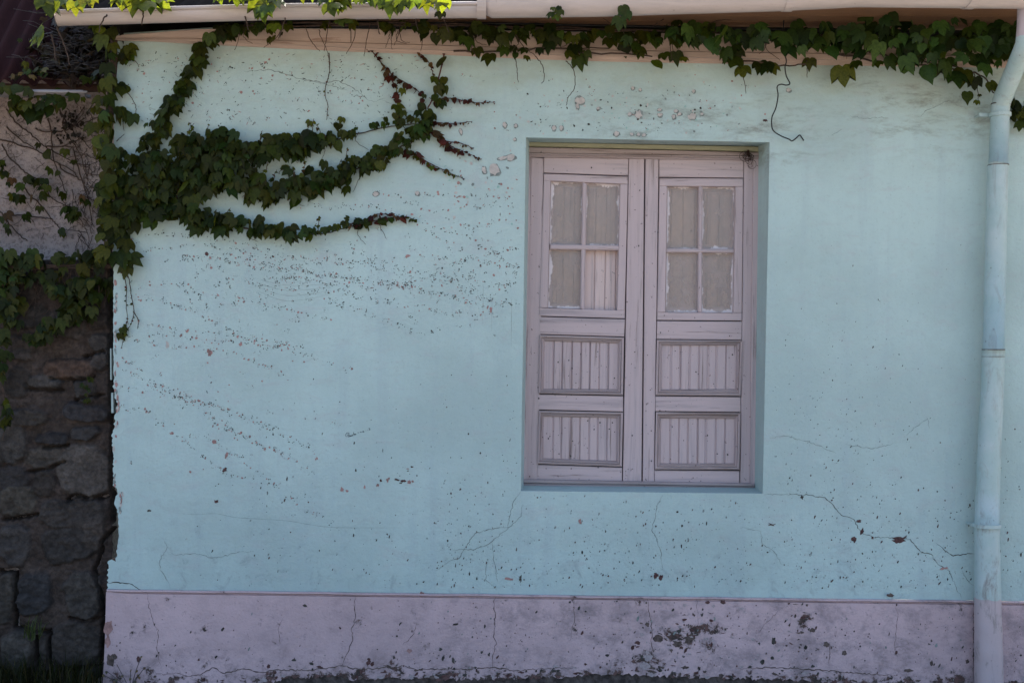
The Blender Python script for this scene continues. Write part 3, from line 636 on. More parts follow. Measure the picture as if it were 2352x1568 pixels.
GB = [(134, 60), (400, 52), (629, 46), (929, 43), (1129, 41), (1376, 38), (1600, 31), (1788, 25.5), (1974, 16), (2335, 19.6), (2700, 30), (XR, 40)]
GY = lambda x: -0.28 - 0.27 * (x - 134) / 2200
GR = lambda x: 0.044 if x < 1105 else 0.067
sf = MB()
def gc(x): p = P(x, ip(GB, x), GY(x)); p.z += GR(x); return p
xs_ = list(range(140, XR, 60)) + [XR]
for b in range(5):                    # five boards
    t0, t1 = b / 5 + 0.006, (b + 1) / 5 - 0.006
    row = []
    for x in xs_:
        g0 = gc(x) + Vector((0, 0.06, 0.012)); e = P(x, 48 + (x - 800) * 0.0157, -0.015)
        row.append([g0.lerp(e, t0), g0.lerp(e, t1)])
    for r, q in zip(row, row[1:]):
        sf.poly([r[0], q[0], q[1], r[1]]); up = Vector((0, 0, 0.018))
        sf.poly([r[0] + up, r[1] + up, q[1] + up, q[0] + up]); sf.poly([r[0], r[0] + up, q[0] + up, q[0]]); sf.poly([r[1], q[1], q[1] + up, r[1] + up])
H(sf, 'soffit', M['soffit'], label='bare brown soffit boards behind the gutter')
rf = MB(); nx = 620; ny = 6; ridge_y = 3.4
pl, pr = gc(130), gc(XR); grid = []
for j in range(ny + 1):
    row = []
    for i in range(nx + 1):
        t = i / nx; e = pl.lerp(pr, t) + Vector((0, 0.03, 0.03)); s_ = j / ny
        rz = pl.z + 0.03 + (ridge_y - e.y) * math.tan(math.radians(27))
        p = Vector((e.x, e.y + (ridge_y - e.y) * s_, e.z + (rz - e.z) * s_))
        p.z += 0.014 * math.sin(2 * math.pi * e.x / 0.076)
        row.append(p)
    grid.append(row)
idx = [[rf.vert(p) for p in r] for r in grid]; idx2 = [[rf.vert(p - Vector((0, 0, 0.008))) for p in r] for r in grid]
for j in range(ny):
    for i in range(nx):
        rf.face((idx[j][i], idx[j][i + 1], idx[j + 1][i + 1], idx[j + 1][i])); rf.face((idx2[j][i], idx2[j + 1][i], idx2[j + 1][i + 1], idx2[j][i + 1]))
for i in range(nx): rf.face((idx[0][i], idx2[0][i], idx2[0][i + 1], idx[0][i + 1]))
a, b = grid[-1][0], grid[-1][-1]
rf.poly([a, b, Vector((b.x, 7.2, 3.0)), Vector((a.x, 7.2, 3.0))])
H(rf, 'roof', M['roof'], smooth=True, label='dark corrugated roof above the gutter')
# gable ends that close the attic
for X in (xl + 0.01, xr - 0.05):
    gb = MB(); gb.poly([(X, 0.05, 3.0), (X, 6.9, 3.0), (X, 7.1, 3.0), (X, ridge_y, 4.93), (X, -0.2, 3.12), (X, 0.05, 3.0)])
    H(gb, 'gable', M['void'])

ap = MB(); x0, x1 = gc(134).x, xr - 0.06
ap.poly([(x0, 0.4, 2.96), (x1, 0.4, 2.96), (x1, 0.4, 3.6), (-0.2, 0.4, 3.48), (x0, 0.4, 3.41)])
H(ap, 'attic_partition', M['void'])
# --- gutter
gt = MB(); xs_ = [134 + k * 30 for k in range(33)] + [1105]; xs2 = [1100 + k * 30 for k in range(int((XR - 1100) / 30))] + [XR]
for part in (xs_, xs2):
    rings = []
    for x in part:
        c = gc(min(x, 1104.9) if part is xs_ else max(x, 1105.1)); r = GR(x if part is xs2 else min(x, 1104))
        ring = []
        for k in range(13):
            a = math.pi + math.pi * k / 12; ring.append(gt.vert((c.x, c.y - math.cos(a) * -r, c.z + math.sin(a) * r)))
        for k in range(12, -1, -1):
            a = math.pi + math.pi * k / 12; ring.append(gt.vert((c.x, c.y - math.cos(a) * -(r - 0.003), c.z + 0.002 + math.sin(a) * (r - 0.003))))
        rings.append(ring)
    for r_, q in zip(rings, rings[1:]):
        for k in range(len(r_)): gt.face((r_[k], r_[(k + 1) % len(r_)], q[(k + 1) % len(r_)], q[k]))
    gt.tube([gc(min(x, 1104.9) if part is xs_ else max(x, 1105.1)) + Vector((0, -GR(x if part is xs2 else min(x, 1104)) - 0.002, 0.006)) for x in part], 0.0085, 8)
gut = H(gt, 'gutter', M['gutter'], smooth=True, label='long half round gutter with chipped pale pink paint')
ec = MB(); c = gc(134); pts = [(c.x, c.y + math.cos(math.pi + math.pi * k / 12) * 0.044, c.z + math.sin(math.pi + math.pi * k / 12) * 0.044) for k in range(13)]
ec.poly([(p[0] - 0.003, p[1], p[2]) for p in pts]); ec.poly([(p[0] + 0.003, p[1], p[2]) for p in pts][::-1])
H(ec, 'end_cap', M['gutter'], gut)
for x, slant in ((1105, 0), (1808, 0.012), (2226, 0.03)):
    st = MB(); c = gc(x + 1); r = GR(x + 1) + 0.004; rows = []
    for k in range(13):
        a = math.pi + math.pi * k / 12
        rows.append([st.vert((c.x + s_ * 0.02 + slant * (k / 12 - 0.5) * -1, c.y + math.cos(a) * r, c.z + math.sin(a) * r)) for s_ in (-1, 1)] + [st.vert((c.x + s_ * 0.02 + slant * (k / 12 - 0.5) * -1, c.y + math.cos(a) * (r - 0.003), c.z + math.sin(a) * (r - 0.003))) for s_ in (-1, 1)])
    for r_, q in zip(rows, rows[1:]):
        st.face((r_[0], r_[1], q[1], q[0])); st.face((r_[0], q[0], q[2], r_[2])); st.face((r_[1], r_[3], q[3], q[1]))
    H(st, 'gutter_strap', M['gutter'], gut)

# --- downpipe
dp = MB(); YD = -0.095
seg = [((2358, 8), -0.52, 40), ((2357, 60), -0.50, 40), ((2354, 98), -0.49, 41), ((2350, 112), -0.475, 42), ((2303, 226), -0.115, 42), ((2298, 243), YD, 42), ((2297, 262), YD, 42), ((2293, 378), YD, 43)]
def ring_path(mb, items, n=18, sq=0.0):
    pts = [P(*q, y) for q, y, _ in items]; rad = [w_ / 2 / F * (DIST + y) for _, y, w_ in items]; rings = []
    for k, p in enumerate(pts):
        t = (pts[min(k + 1, len(pts) - 1)] - pts[max(k - 1, 0)]).normalized()
        a = Vector((1, 0, 0)); a = (a - t * a.dot(t)).normalized(); b = t.cross(a)
        ring = []
        for j in range(n):
            th = 2 * math.pi * j / n; cx, sy = math.cos(th), math.sin(th)
            e = 1 - sq * 0.45; cx = math.copysign(abs(cx) ** e, cx); sy = math.copysign(abs(sy) ** e, sy)
            ring.append(mb.vert(p + (a * cx + b * sy * (1 - 0.25 * sq)) * rad[k]))
        rings.append(ring)
    for r, q in zip(rings, rings[1:]):
        for j in range(n): mb.face((r[j], r[(j + 1) % n], q[(j + 1) % n], q[j]))
    mb.face(rings[0]); mb.face(rings[-1][::-1])
ring_path(dp, seg)
ring_path(dp, [((2293, 376), YD, 45), ((2292, 384), YD, 46), ((2287, 564), YD, 47), ((2282, 803), YD, 47)])
ring_path(dp, [((2282, 802), YD, 49.5), ((2281.5, 818), YD, 49.5), ((2279, 900), YD, 49), ((2272.5, 1016), YD, 51), ((2269, 1120), YD, 52), ((2266.5, 1205), YD, 53)], sq=0.3)
lo = [((2266.5, 1203), YD, 55)]
for k in range(1, 22):
    y = 1203 + (1600 - 1203) * k / 21; lo.append(((2266.5 + 5.5 * (k / 21) + random.uniform(-.7, .7), y), YD + random.uniform(-.003, .003), 53 + 10 * k / 21 + random.uniform(-.8, .8)))
ring_path(dp, lo, sq=0.55)
dpo = H(dp, 'downpipe', M['pipe'], smooth=True, label='painted sheet metal rainwater pipe, mint above and pink at the foot')
for q in ([((2293, 378.6), YD, 47), ((2293, 380.2), YD, 47)], [((2282, 801.4), YD, 50.5), ((2282, 803.4), YD, 50.5)], [((2281.4, 818), YD, 50.6), ((2281.4, 819), YD, 50.6)], [((2299, 239), YD - .002, 44), ((2298.8, 241.4), YD - .002, 44)]):
    jt = MB(); ring_path(jt, q); H(jt, 'joint', M['core'], dpo)
sm = MB(); sm.tube([P(2311, 268, YD - 0.035), P(2308, 375, YD - 0.035)], 0.004, 6)
H(sm, 'seam', M['pipe'], dpo)
for (x, y, w_, ext) in ((2297, 264, 44, 26), (2266.5, 1206, 56, 8)):
    cl = MB(); ring_path(cl, [((x, y - 5), YD, w_ + 1), ((x, y - 4), YD, w_ + 5), ((x, y + 4), YD, w_ + 5), ((x, y + 5), YD, w_ + 1)], 18, 0.0 if y < 500 else 0.4)
    cl.prism([(x - w_ / 2 - ext, y - 5), (x - w_ / 2 + 2, y - 4), (x - w_ / 2 + 2, y + 4), (x - w_ / 2 - ext, y + 4)], -0.07, -0.064, 0.001)
    p = P(x - w_ / 2 - ext + 4, y, -0.066); cl.tube([p, Vector((p.x, 0.0, p.z))], 0.006, 6)
    H(cl, 'pipe_clamp', M['pipe'], dpo)

# --- window
def q4(x0, y0, x1, y1, x2, y2, x3, y3): return [(x0, y0), (x1, y1), (x2, y2), (x3, y3)]
hd = MB()
hd.prism(q4(1211, 338.2, 1744, 350, 1744, 358.5, 1211, 351), YW - 0.006, YW + 0.09, 0.002, 0)
hd.prism(q4(1211, 351.6, 1744, 359.2, 1744, 363, 1211, 355), YW - 0.012, YW + 0.09, 0.002, 0)
hd.prism(q4(1217, 355.6, 1744, 363.6, 1743, 369, 1218, 361), YW - 0.002, YW + 0.09, 0.002, 0)
lt = MB(); lt.prism(q4(1211, 326, 1746, 337, 1746, 348.3, 1211, 336.6), YW + 0.002, YW + 0.09, 0.003, 0)
wfo = H(hd, 'window_frame', [M['wd'], M['wv']])
H(lt, 'lintel', M['lint'], wfo, label='flaking green lintel over the window')
for q in (q4(1213, 356, 1219, 357, 1211, 1102, 1201, 1101), q4(1731, 366, 1744, 366, 1735, 1112, 1722.5, 1111)):
    wf = MB(); wf.prism(q, YW - 0.004, YW + 0.09, 0.002, 0); H(wf, 'jamb', M['wv'], wfo)
sl = MB(); sl.prism(q4(1197, 1101, 1734, 1110.5, 1734, 1117, 1197, 1109), YW - 0.022, YW + 0.09, 0.004); sl.prism(q4(1197, 1109.4, 1734, 1117.4, 1734, 1122, 1197, 1115.4), YW - 0.012, YW + 0.09, 0.002)
H(sl, 'sill', M['wd'], wfo)
YL = YW + 0.006
def gapq(q, d=0.7):
    c = [sum(p[k] for p in q) / 4 for k in (0, 1)]
    return [(x - math.copysign(d, x - c[0]), y - math.copysign(d, y - c[1])) for x, y in q]
def leaf(L_):
    lm = MB()
    for q, mi in L_['members']: lm.prism(gapq(q, 0.62), YL, YL + 0.045, 0.0022, mi)
    lo_ = H(lm, 'casement', [M['wv'], M['wh']], house, label=L_['label'])
    # glazed sash
    so = MB(); O, I = L_['sash'], L_['glass']
    def mix(a, b, t): return (a[0] + (b[0] - a[0]) * t, a[1] + (b[1] - a[1]) * t)
    Oq = gapq(O, 0.9)
    so.prism([Oq[0], Oq[1], (Oq[1][0], I[1][1]), (Oq[0][0], I[0][1])], YL - 0.003, YL + 0.05, 0.0022, 1)
    so.prism([(Oq[3][0], I[3][1]), (Oq[2][0], I[2][1]), Oq[2], Oq[3]], YL - 0.003, YL + 0.05, 0.0022, 1)
    so.prism([(Oq[0][0], I[0][1] + 0.4), (I[0][0], I[0][1] + 0.4), (I[3][0], I[3][1] - 0.4), (Oq[3][0], I[3][1] - 0.4)], YL - 0.003, YL + 0.05, 0.0022, 0)
    so.prism([(I[1][0], I[1][1] + 0.4), (Oq[1][0], I[1][1] + 0.4), (Oq[2][0], I[2][1] - 0.4), (I[2][0], I[2][1] - 0.4)], YL - 0.003, YL + 0.05, 0.0022, 0)
    H(so, 'sash_frame', [M['wv'], M['wh']], lo_)
    mu = MB(); (mxt, mxb), wv_, (byl, byr), hb = L_['mull']
    mu.prism([(mxt - wv_ / 2, I[0][1]), (mxt + wv_ / 2, I[1][1]), (mxb + wv_ / 2, I[2][1]), (mxb - wv_ / 2, I[3][1])], YL + 0.0, YL + 0.044, 0.005, 0)
    mu.prism([(I[0][0] - 2, byl - hb / 2), (I[1][0] - 3, byr - hb / 2), (I[1][0] - 3, byr + hb / 2), (I[0][0] - 2, byl + hb / 2)], YL - 0.003, YL + 0.043, 0.005, 1)
    H(mu, 'glazing_bar', [M['wv'], M['wh']], lo_)
    # panes
    mid = lambda a, b: ((a[0] + b[0]) / 2, (a[1] + b[1]) / 2)
    ct = (((mxt + mxb) / 2), (byl + byr) / 2); T = (mxt, mid(I[0], I[1])[1]); Bm = (mxb, mid(I[3], I[2])[1]); Lm = (mid(I[0], I[3])[0], byl); Rm = (mid(I[1], I[2])[0], byr)
    for k, q in enumerate(([I[0], T, ct, Lm], [T, I[1], Rm, ct], [Lm, ct, Bm, I[3]], [ct, Rm, I[2], Bm])):
        if L_['missing'] == k: continue
        pn = MB(); cols = []
        e = 0.8
        q2 = [(q[0][0] + e, q[0][1] + e), (q[1][0] - e, q[1][1] + e), (q[2][0] - e, q[2][1] - e), (q[3][0] + e, q[3][1] - e)]
        fr = [pn.vert(P(*p, YL + 0.030)) for p in q2]; bk = [pn.vert(P(*p, YL + 0.033)) for p in q2]
        pn.face(fr[::-1]); pn.face(bk)
        for a in range(4): pn.face((fr[a], fr[(a + 1) % 4], bk[(a + 1) % 4], bk[a]))
        dk = L_['dust'][k]
        cols = [(0, 1, dk, 1), (1, 1, dk, 1), (1, 0, dk, 1), (0, 0, dk, 1)] * 2
        H(pn, 'pane', M['pane'], lo_, cols=cols, label='cracked dusty pane' if L_['crackpane'] == k else None)
    # boards of the inner shutter
    ish = MB(); x0, x1 = I[0][0] - 18, I[1][0] + 18; y0, y1 = I[0][1] - 14, I[2][1] + 14; nb = L_['nb']
    for b in range(nb):
        a, c = x0 + (x1 - x0) * b / nb, x0 + (x1 - x0) * (b + 1) / nb
        ish.prism([(a + 0.4, y0), (c - 0.4, y0), (c - 5.4, y1), (a - 4.6, y1)], YL + 0.050 + random.uniform(0, .002), YL + 0.075, 0.004)
    H(ish, 'inner_shutter', M['shut'], lo_)
    # panels
    for O, I in L_['panels']:
        mo = MB(); rings = []
        for t, y in ((0.0, 0.004), (0.02, -0.008), (0.22, -0.011), (0.36, -0.009), (0.42, 0.001), (0.52, -0.003), (0.66, -0.002), (0.72, 0.006), (0.84, 0.005), (1.0, 0.021)):
            rings.append([mo.vert(P(*(lambda a, b: (a[0] + (b[0] - a[0]) * t, a[1] + (b[1] - a[1]) * t))(a, b), YL + y)) for a, b in zip(gapq(O, 0.6), I)])
        for r, q in zip(rings, rings[1:]):
            for k in range(4): mo.face((r[k], q[k], q[(k + 1) % 4], r[(k + 1) % 4]), 1 if k in (0, 2) else 0)
        H(mo, 'panel_moulding', [M['wdv'], M['wd']], lo_)
        pb = MB(); nb = 8; YB = YL + 0.016; prev = None
        def at(t, s_, y):
            a = (I[0][0] + (I[1][0] - I[0][0]) * t, I[0][1] + (I[1][1] - I[0][1]) * t); b = (I[3][0] + (I[2][0] - I[3][0]) * t, I[3][1] + (I[2][1] - I[3][1]) * t)
            ee = 4; a = (a[0], a[1] - ee); b = (b[0], b[1] + ee)
            return P(a[0] + (b[0] - a[0]) * s_, a[1] + (b[1] - a[1]) * s_, y)
        sect = [(-0.03, YB)]
        for b in range(1, nb):
            t = b / nb + random.uniform(-.008, .008); gw = random.choice((0.006, 0.008, 0.012))
            sect += [(t - gw - 0.008, YB), (t - gw, YB + 0.006), (t - 0.002, YB + 0.004), (t + gw * 0.4, YB + 0.009 * random.choice((0.6, 1))), (t + gw + 0.004, YB + random.uniform(0, .0008))]
        sect.append((1.03, YB))
        for t, y in sect:
            cur = [pb.vert(at(t, 0, y)), pb.vert(at(t, 1, y))]
            if prev: pb.face((prev[0], prev[1], cur[1], cur[0]))
            prev = cur
        H(pb, 'panel', M['wv'], lo_)
    return lo_
leaf(dict(label='left leaf of the window, lower right pane missing', missing=3, crackpane=-1, dust=(1.0, 0.9, 1.0, 0), nb=8,
    members=[(q4(1219, 361, 1249, 363, 1236, 1103, 1208, 1101), 0), (q4(1444, 364, 1480.5, 364.5, 1474, 1107, 1430, 1106), 0), (q4(1249, 361.5, 1444, 364, 1443, 404, 1248, 397), 1), (q4(1238, 727, 1436, 732.5, 1434.5, 773.5, 1238, 767.5), 1), (q4(1236, 905, 1432, 909, 1432, 945.5, 1236, 941), 1), (q4(1232, 1066, 1429.5, 1073, 1429, 1105, 1232, 1102), 1)],
    sash=q4(1248, 398, 1443, 405, 1436, 732, 1238, 726), glass=q4(1265, 414.5, 1424.7, 423, 1417.7, 713, 1258, 707), mull=((1343, 1338), 10, (566.5, 569), 11.5),
    panels=[(q4(1238, 768, 1434, 774, 1431.7, 908, 1236, 904), q4(1252, 783.7, 1419, 789, 1417.7, 893, 1249.5, 891.6)), (q4(1237, 942, 1432, 946, 1429, 1072, 1233, 1065), q4(1249.5, 957, 1416, 960, 1415, 1057, 1248, 1051))]))
leaf(dict(label='right leaf of the window with all four panes', missing=-1, crackpane=0, dust=(0.8, 1.0, 1.1, 1.15), nb=7,
    members=[(q4(1482.5, 364.5, 1513.5, 365, 1503, 1108, 1476, 1107), 0), (q4(1708.5, 368, 1731, 368, 1722.5, 1111, 1700, 1110), 0), (q4(1513.5, 365, 1708.5, 368, 1708, 409, 1514, 407), 1), (q4(1509, 736.5, 1705, 738, 1704, 781, 1508, 779), 1), (q4(1505, 909, 1702, 911, 1702, 946.5, 1505, 944.5), 1), (q4(1503, 1079, 1699, 1080.5, 1699, 1110, 1503, 1108.5), 1)],
    sash=q4(1514, 408, 1708, 409.5, 1705, 737, 1509, 735.5), glass=q4(1532.5, 427, 1689.5, 428.5, 1685, 718.6, 1528, 717), mull=((1610, 1608), 8.5, (575, 576), 9),
    panels=[(q4(1508, 779.5, 1708, 781, 1702, 910, 1505, 908), q4(1521, 794, 1690, 794, 1688, 892, 1520, 893)), (q4(1506, 945, 1702, 947, 1699, 1079, 1503, 1078), q4(1518.5, 961.6, 1686.7, 962, 1685, 1062.5, 1518, 1062.5))]))
for x0, x1, y0, y1 in ((252.6, 255.6, 800, 872), (255, 260, 902, 948)):
    rm = MB(); rm.prism([(x0, y0), (x1, y0), (x1 + 1, y1), (x0 + .6, y1)], 0.03, 0.06, 0.001); H(rm, 'plaster_remnant', M['mint'])
dj = MB()
for _ in range(150):
    x, y = random.uniform(1215, 1735), random.uniform(370, 1100); r = random.choice((0.5, 0.6, 0.8, 1.1, 1.6)); k_ = random.random() * 3; c_ = P(x, y, YL - 0.0042 - 0.001 * random.random()); sc = 5.6 / F
    if (1262 < x < 1422 or 1530 < x < 1688) and (412 < y < 716 or 785 < y < 893 or 957 < y < 1060): continue
    dj.poly([c_ + Vector((r * random.uniform(.6, 1.4) * math.cos(q * 1.047) * sc, 0, r * random.uniform(.6, 1.8) * math.sin(q * 1.047) * sc)) for q in range(6)])
for _ in range(70):
    x, y = random.uniform(1525, 1685) if random.random() < .5 else random.uniform(1255, 1412), random.choice((random.uniform(798, 888), random.uniform(966, 1055))); r = random.choice((0.6, 0.8, 1.1, 1.7)); c_ = P(x, y, YL + 0.0150 - 0.001 * random.random()); sc = 5.6 / F
    dj.poly([c_ + Vector((r * random.uniform(.6, 1.4) * math.cos(q * 1.047) * sc, 0, r * random.uniform(.6, 1.8) * math.sin(q * 1.047) * sc)) for q in range(6)])
ds = H(dj, 'mud_specks', M['dark'], wfo); ds['kind'] = 'stuff'
bk = MB(); a, b = P(1190, 310, 0.34), P(1760, 1140, 0.34); bk.box((a.x, 0.34, b.z), (b.x, 0.36, a.z)); H(bk, 'backing', M['void'])

# ------------------------------------------------------------------ neighbour house
nb_ = thing('neighbour_house', 'neighbouring house with rubble stone base, rough cast upper wall and corrugated roof', 'house', (P(0, 784).x, 0.06, 0))
def fbm(x, y, oct=5, seed=0):
    out = np.zeros_like(x); amp = 1.0; tot = 0
    for o in range(oct):
        r = np.random.default_rng(seed + o); tab = r.random((256, 256)); f = 2 ** o
        xi, yi = x * f, y * f; x0, y0 = np.floor(xi).astype(int), np.floor(yi).astype(int); fx, fy = xi - x0, yi - y0
        fx, fy = fx * fx * (3 - 2 * fx), fy * fy * (3 - 2 * fy)
        g_ = lambda a, b: tab[a % 256, b % 256]
        out += amp * ((g_(x0, y0) * (1 - fx) + g_(x0 + 1, y0) * fx) * (1 - fy) + (g_(x0, y0 + 1) * (1 - fx) + g_(x0 + 1, y0 + 1) * fx) * fy)
        tot += amp; amp *= 0.55
    return out / tot
stones = [(160, 848, 64, 25, (0.105, 0.066, 0.05)), (104, 878, 38, 18, (0.085, 0.08, 0.078)), (193, 890, 27, 30, (0.085, 0.08, 0.078)), (202, 946, 54, 21, (0.045, 0.048, 0.058)), (56, 962, 56, 20, (0.075, 0.068, 0.062)), (196, 994, 40, 17, (0.05, 0.048, 0.05)), (118, 1010, 38, 16, (0.042, 0.045, 0.052)), (28, 1022, 34, 44, (0.08, 0.074, 0.07)), (100, 1052, 44, 24, (0.085, 0.075, 0.066)), (196, 1083, 62, 62, (0.11, 0.098, 0.09)), (30, 1096, 36, 30, (0.06, 0.056, 0.058)), (98, 1110, 26, 34, (0.07, 0.06, 0.055)),
    (39, 1152, 44, 36, (0.08, 0.072, 0.06)), (168, 1180, 78, 34, (0.07, 0.062, 0.058)), (157, 1252, 68, 42, (0.055, 0.052, 0.052)), (34, 1250, 38, 50, (0.06, 0.056, 0.056)), (78, 1362, 44, 54, (0.055, 0.056, 0.062)), (10, 1372, 24, 62, (0.075, 0.068, 0.06)), (193, 1364, 44, 54, (0.08, 0.075, 0.07)), (174, 1480, 60, 55, (0.06, 0.054, 0.05)), (38, 1496, 40, 46, (0.075, 0.07, 0.064)), (101, 1484, 15, 32, (0.065, 0.06, 0.056)), (193, 1548, 27, 16, (0.07, 0.066, 0.065)), (215, 1225, 26, 38, (0.065, 0.055, 0.05)),
    (60, 660, 52, 30, (0.07, 0.06, 0.055)), (165, 655, 52, 30, (0.065, 0.058, 0.055)), (230, 710, 30, 46, (0.06, 0.052, 0.05)), (60, 728, 54, 30, (0.06, 0.054, 0.05)), (155, 745, 46, 34, (0.07, 0.06, 0.056)), (40, 800, 44, 30, (0.07, 0.06, 0.055)), (232, 806, 26, 42, (0.066, 0.06, 0.058)), (40, 880, 32, 36, (0.06, 0.052, 0.048)), (90, 1580, 60, 26, (0.06, 0.055, 0.05))]
for _ in range(140): stones.append((random.uniform(-890, -30), random.uniform(610, 1590), random.uniform(26, 56), random.uniform(18, 48), tuple(np.array((0.07, 0.062, 0.056)) * random.uniform(0.6, 1.4))))
gx = np.arange(-900, 257.5, 2.9); gy = np.arange(596, 1606, 2.9); PX, PY = np.meshgrid(gx, gy)
wx = PX + 16 * (fbm(PX / 45, PY / 45, 4, 5) - 0.5) * 2; wy = PY + 13 * (fbm(PX / 40, PY / 40, 4, 25) - 0.5) * 2
n1 = fbm(PX / 26, PY / 20, 6, 50); n2 = fbm(PX / 7, PY / 6, 4, 80); n3 = fbm(PX / 90, PY / 60, 4, 99)
best = np.full(PX.shape, 9.0); hh = np.zeros(PX.shape); col = np.zeros(PX.shape + (3,)); col[:] = (0.078, 0.060, 0.053)
col *= (0.75 + 0.5 * n3)[..., None]
for sx, sy, rx, ry, c in stones:
    tilt = random.uniform(-0.15, 0.15); ux, uy = wx - sx, wy - sy
    d = (np.abs((ux + tilt * uy) / rx) ** 2.8 + np.abs((uy - tilt * ux) / ry) ** 2.8) ** (1 / 2.8)
    m_ = np.clip((1.04 - d) / 0.16, 0, 1); m_ = m_ * m_ * (3 - 2 * m_)
    prot = random.uniform(0.014, 0.036)
    face_t = (random.uniform(-1, 1) * ux / rx + random.uniform(-1, 1) * uy / ry) * 0.005
    sel = d < best; best = np.where(sel, d, best)
    hh = np.maximum(hh, m_ * (prot + face_t))
    mc = m_ * random.uniform(0.8, 1.0) * np.clip(1.5 * n3 + 0.35, 0.4, 1); c = random.uniform(0.75, 1.25) * (0.85 * np.array(c) + 0.15 * np.array((0.07, 0.056, 0.05))); col = col * (1 - mc[..., None]) + c * mc[..., None]
hh += 0.030 * (n1 - 0.5) + 0.014 * (n2 - 0.5)
def carve(pts, wd, dep):
    global hh, col
    d = np.full(PX.shape, 1e9); QX, QY = PX + 5 * (n1 - .5) * 2, PY + 5 * (n2 - .5) * 2
    for (a, b), (c, e) in zip(pts, pts[1:]):
        vx, vy = c - a, e - b; t = np.clip(((QX - a) * vx + (QY - b) * vy) / (vx * vx + vy * vy), 0, 1)
        d = np.minimum(d, np.hypot(QX - a - t * vx, QY - b - t * vy))
    m_ = np.clip(1 - d / wd, 0, 1) ** 0.7; hh = hh - dep * m_
for pts, wd, dep in (([(0, 1312), (35, 1310), (38, 1360), (31, 1440)], 6, .09), ([(30, 1440), (75, 1450), (118, 1455)], 5, .06), ([(115, 1452), (113, 1532)], 6, .10), ([(84, 1465), (86, 1545)], 7, .10), ([(150, 1150), (170, 1138), (205, 1144), (244, 1141)], 6, .07), ([(6, 1194), (70, 1186), (88, 1180)], 5, .06), ([(266, 1208), (237, 1240), (232, 1270), (214, 1312), (232, 1350), (236, 1425), (234, 1575)], 5, .08),
                    ([(150, 1541), (215, 1532), (236, 1530)], 5, .08), ([(256, 600), (257, 800), (256, 930)], 9, .12), ([(254, 950), (256, 1200)], 5, .06), ([(120, 868), (180, 872), (215, 866)], 4, .04), ([(60, 893), (140, 897)], 4, .04), ([(170, 918), (236, 905)], 4, .05), ([(100, 1028), (160, 1022)], 4, .05), ([(60, 1085), (110, 1076), (150, 1060)], 4, .05), ([(190, 820), (240, 806)], 4, .05), ([(160, 1420), (200, 1426), (236, 1420)], 4, .05)): carve(pts, wd, dep)
sw = MB(); cols = []
for j in range(PX.shape[0]):
    for i in range(PX.shape[1]):
        p = P(PX[j, i], PY[j, i], 0.075); sw.v.append((p.x, 0.085 - float(hh[j, i]), p.z))
WW = PX.shape[1]
for j in range(PX.shape[0] - 1):
    for i in range(WW - 1): sw.face((j * WW + i, (j + 1) * WW + i, (j + 1) * WW + i + 1, j * WW + i + 1))
cols = np.concatenate([np.clip(0.66 * col * (0.55 + 0.9 * n1[..., None]), 0, 1).reshape(-1, 3), np.ones((PX.size, 1))], 1)
zl = P(0, 598, 0.075).z; x0, x1 = P(-900, 784, 0.1).x, P(257, 784, 0.1).x
k = len(sw.v)
sw.poly([(x0, 0.10, zl), (x1, 0.10, zl), (x1, 0.42, zl + 0.01), (x0, 0.42, zl + 0.01)])
cols = np.concatenate([cols, np.tile((0.06, 0.055, 0.05, 1), (4, 1))])
sw.build('stone_wall', M['stone'], nb_, True, cols=cols)['label'] = 'dark rubble stone base wall'
# continuation towards the left, out of the photograph, and the rough cast storey
rc = MB(); a, b = P(-900, 200, 0.34), P(266, 606, 0.34)
rc.box((a.x - 2, 0.34, b.z - 0.1), (P(266, 400, 0.34).x, 0.5, 2.95)); rc.box((a.x - 2, 0.14, 0), (P(256, 784, .14).x - 0.0, 0.34, b.z - 0.06))
rc.build('rough_cast_wall', M['roughcast'], nb_)['label'] = 'pinkish rough cast upper wall behind bare ivy stems'
# roof
EY, PIT = 0.02, math.radians(50); e0 = P(0, 187, EY); r2 = MB(); nx = 360; ny = 8
xa, xb = e0.x - 2.6, P(258, 187, EY).x; G = []
for j in range(ny + 1):
    s_ = 1.7 * j / ny; row = []
    for i in range(nx + 1):
        X = xa + (xb - xa) * i / nx; wv_ = 0.019 * math.cos(2 * math.pi * (X - P(12, 187, EY).x) / 0.0865)
        row.append(Vector((X, EY + s_ * math.cos(PIT) - wv_ * math.sin(PIT), e0.z + s_ * math.sin(PIT) + wv_ * math.cos(PIT))))
    G.append(row)
I1 = [[r2.vert(p) for p in r] for r in G]; I2 = [[r2.vert(p + Vector((0, 0.005, -0.005))) for p in r] for r in G]
for j in range(ny):
    for i in range(nx):
        r2.face((I1[j][i], I1[j][i + 1], I1[j + 1][i + 1], I1[j + 1][i])); r2.face((I2[j][i], I2[j + 1][i], I2[j + 1][i + 1], I2[j][i + 1]))
for i in range(nx): r2.face((I1[0][i], I2[0][i], I2[0][i + 1], I1[0][i + 1]))
r2.build('corrugated_roof', M['roof2'], nb_, True)['label'] = 'dull red corrugated roof littered with dead leaves'
fa = MB(); fa.prism([(-900, 188), (252, 193), (252, 210), (-900, 205)], 0.075, 0.10, 0.002)
fa.build('fascia', M['fascia'], nb_)
ng = MB(); rows = []
for x in (-900, -400, 0, 60, 130, 200):
    c = P(x, 214 + 0.012 * x, 0.0); rows.append([ng.vert((c.x, c.y + 0.055 * math.cos(math.pi + math.pi * k / 8), c.z + 0.006 + 0.024 * math.sin(math.pi + math.pi * k / 8))) for k in range(9)] + [ng.vert((c.x, c.y + 0.05 * math.cos(2 * math.pi - math.pi * k / 8), c.z + 0.008 + 0.02 * math.sin(2 * math.pi - math.pi * k / 8))) for k in range(9)])
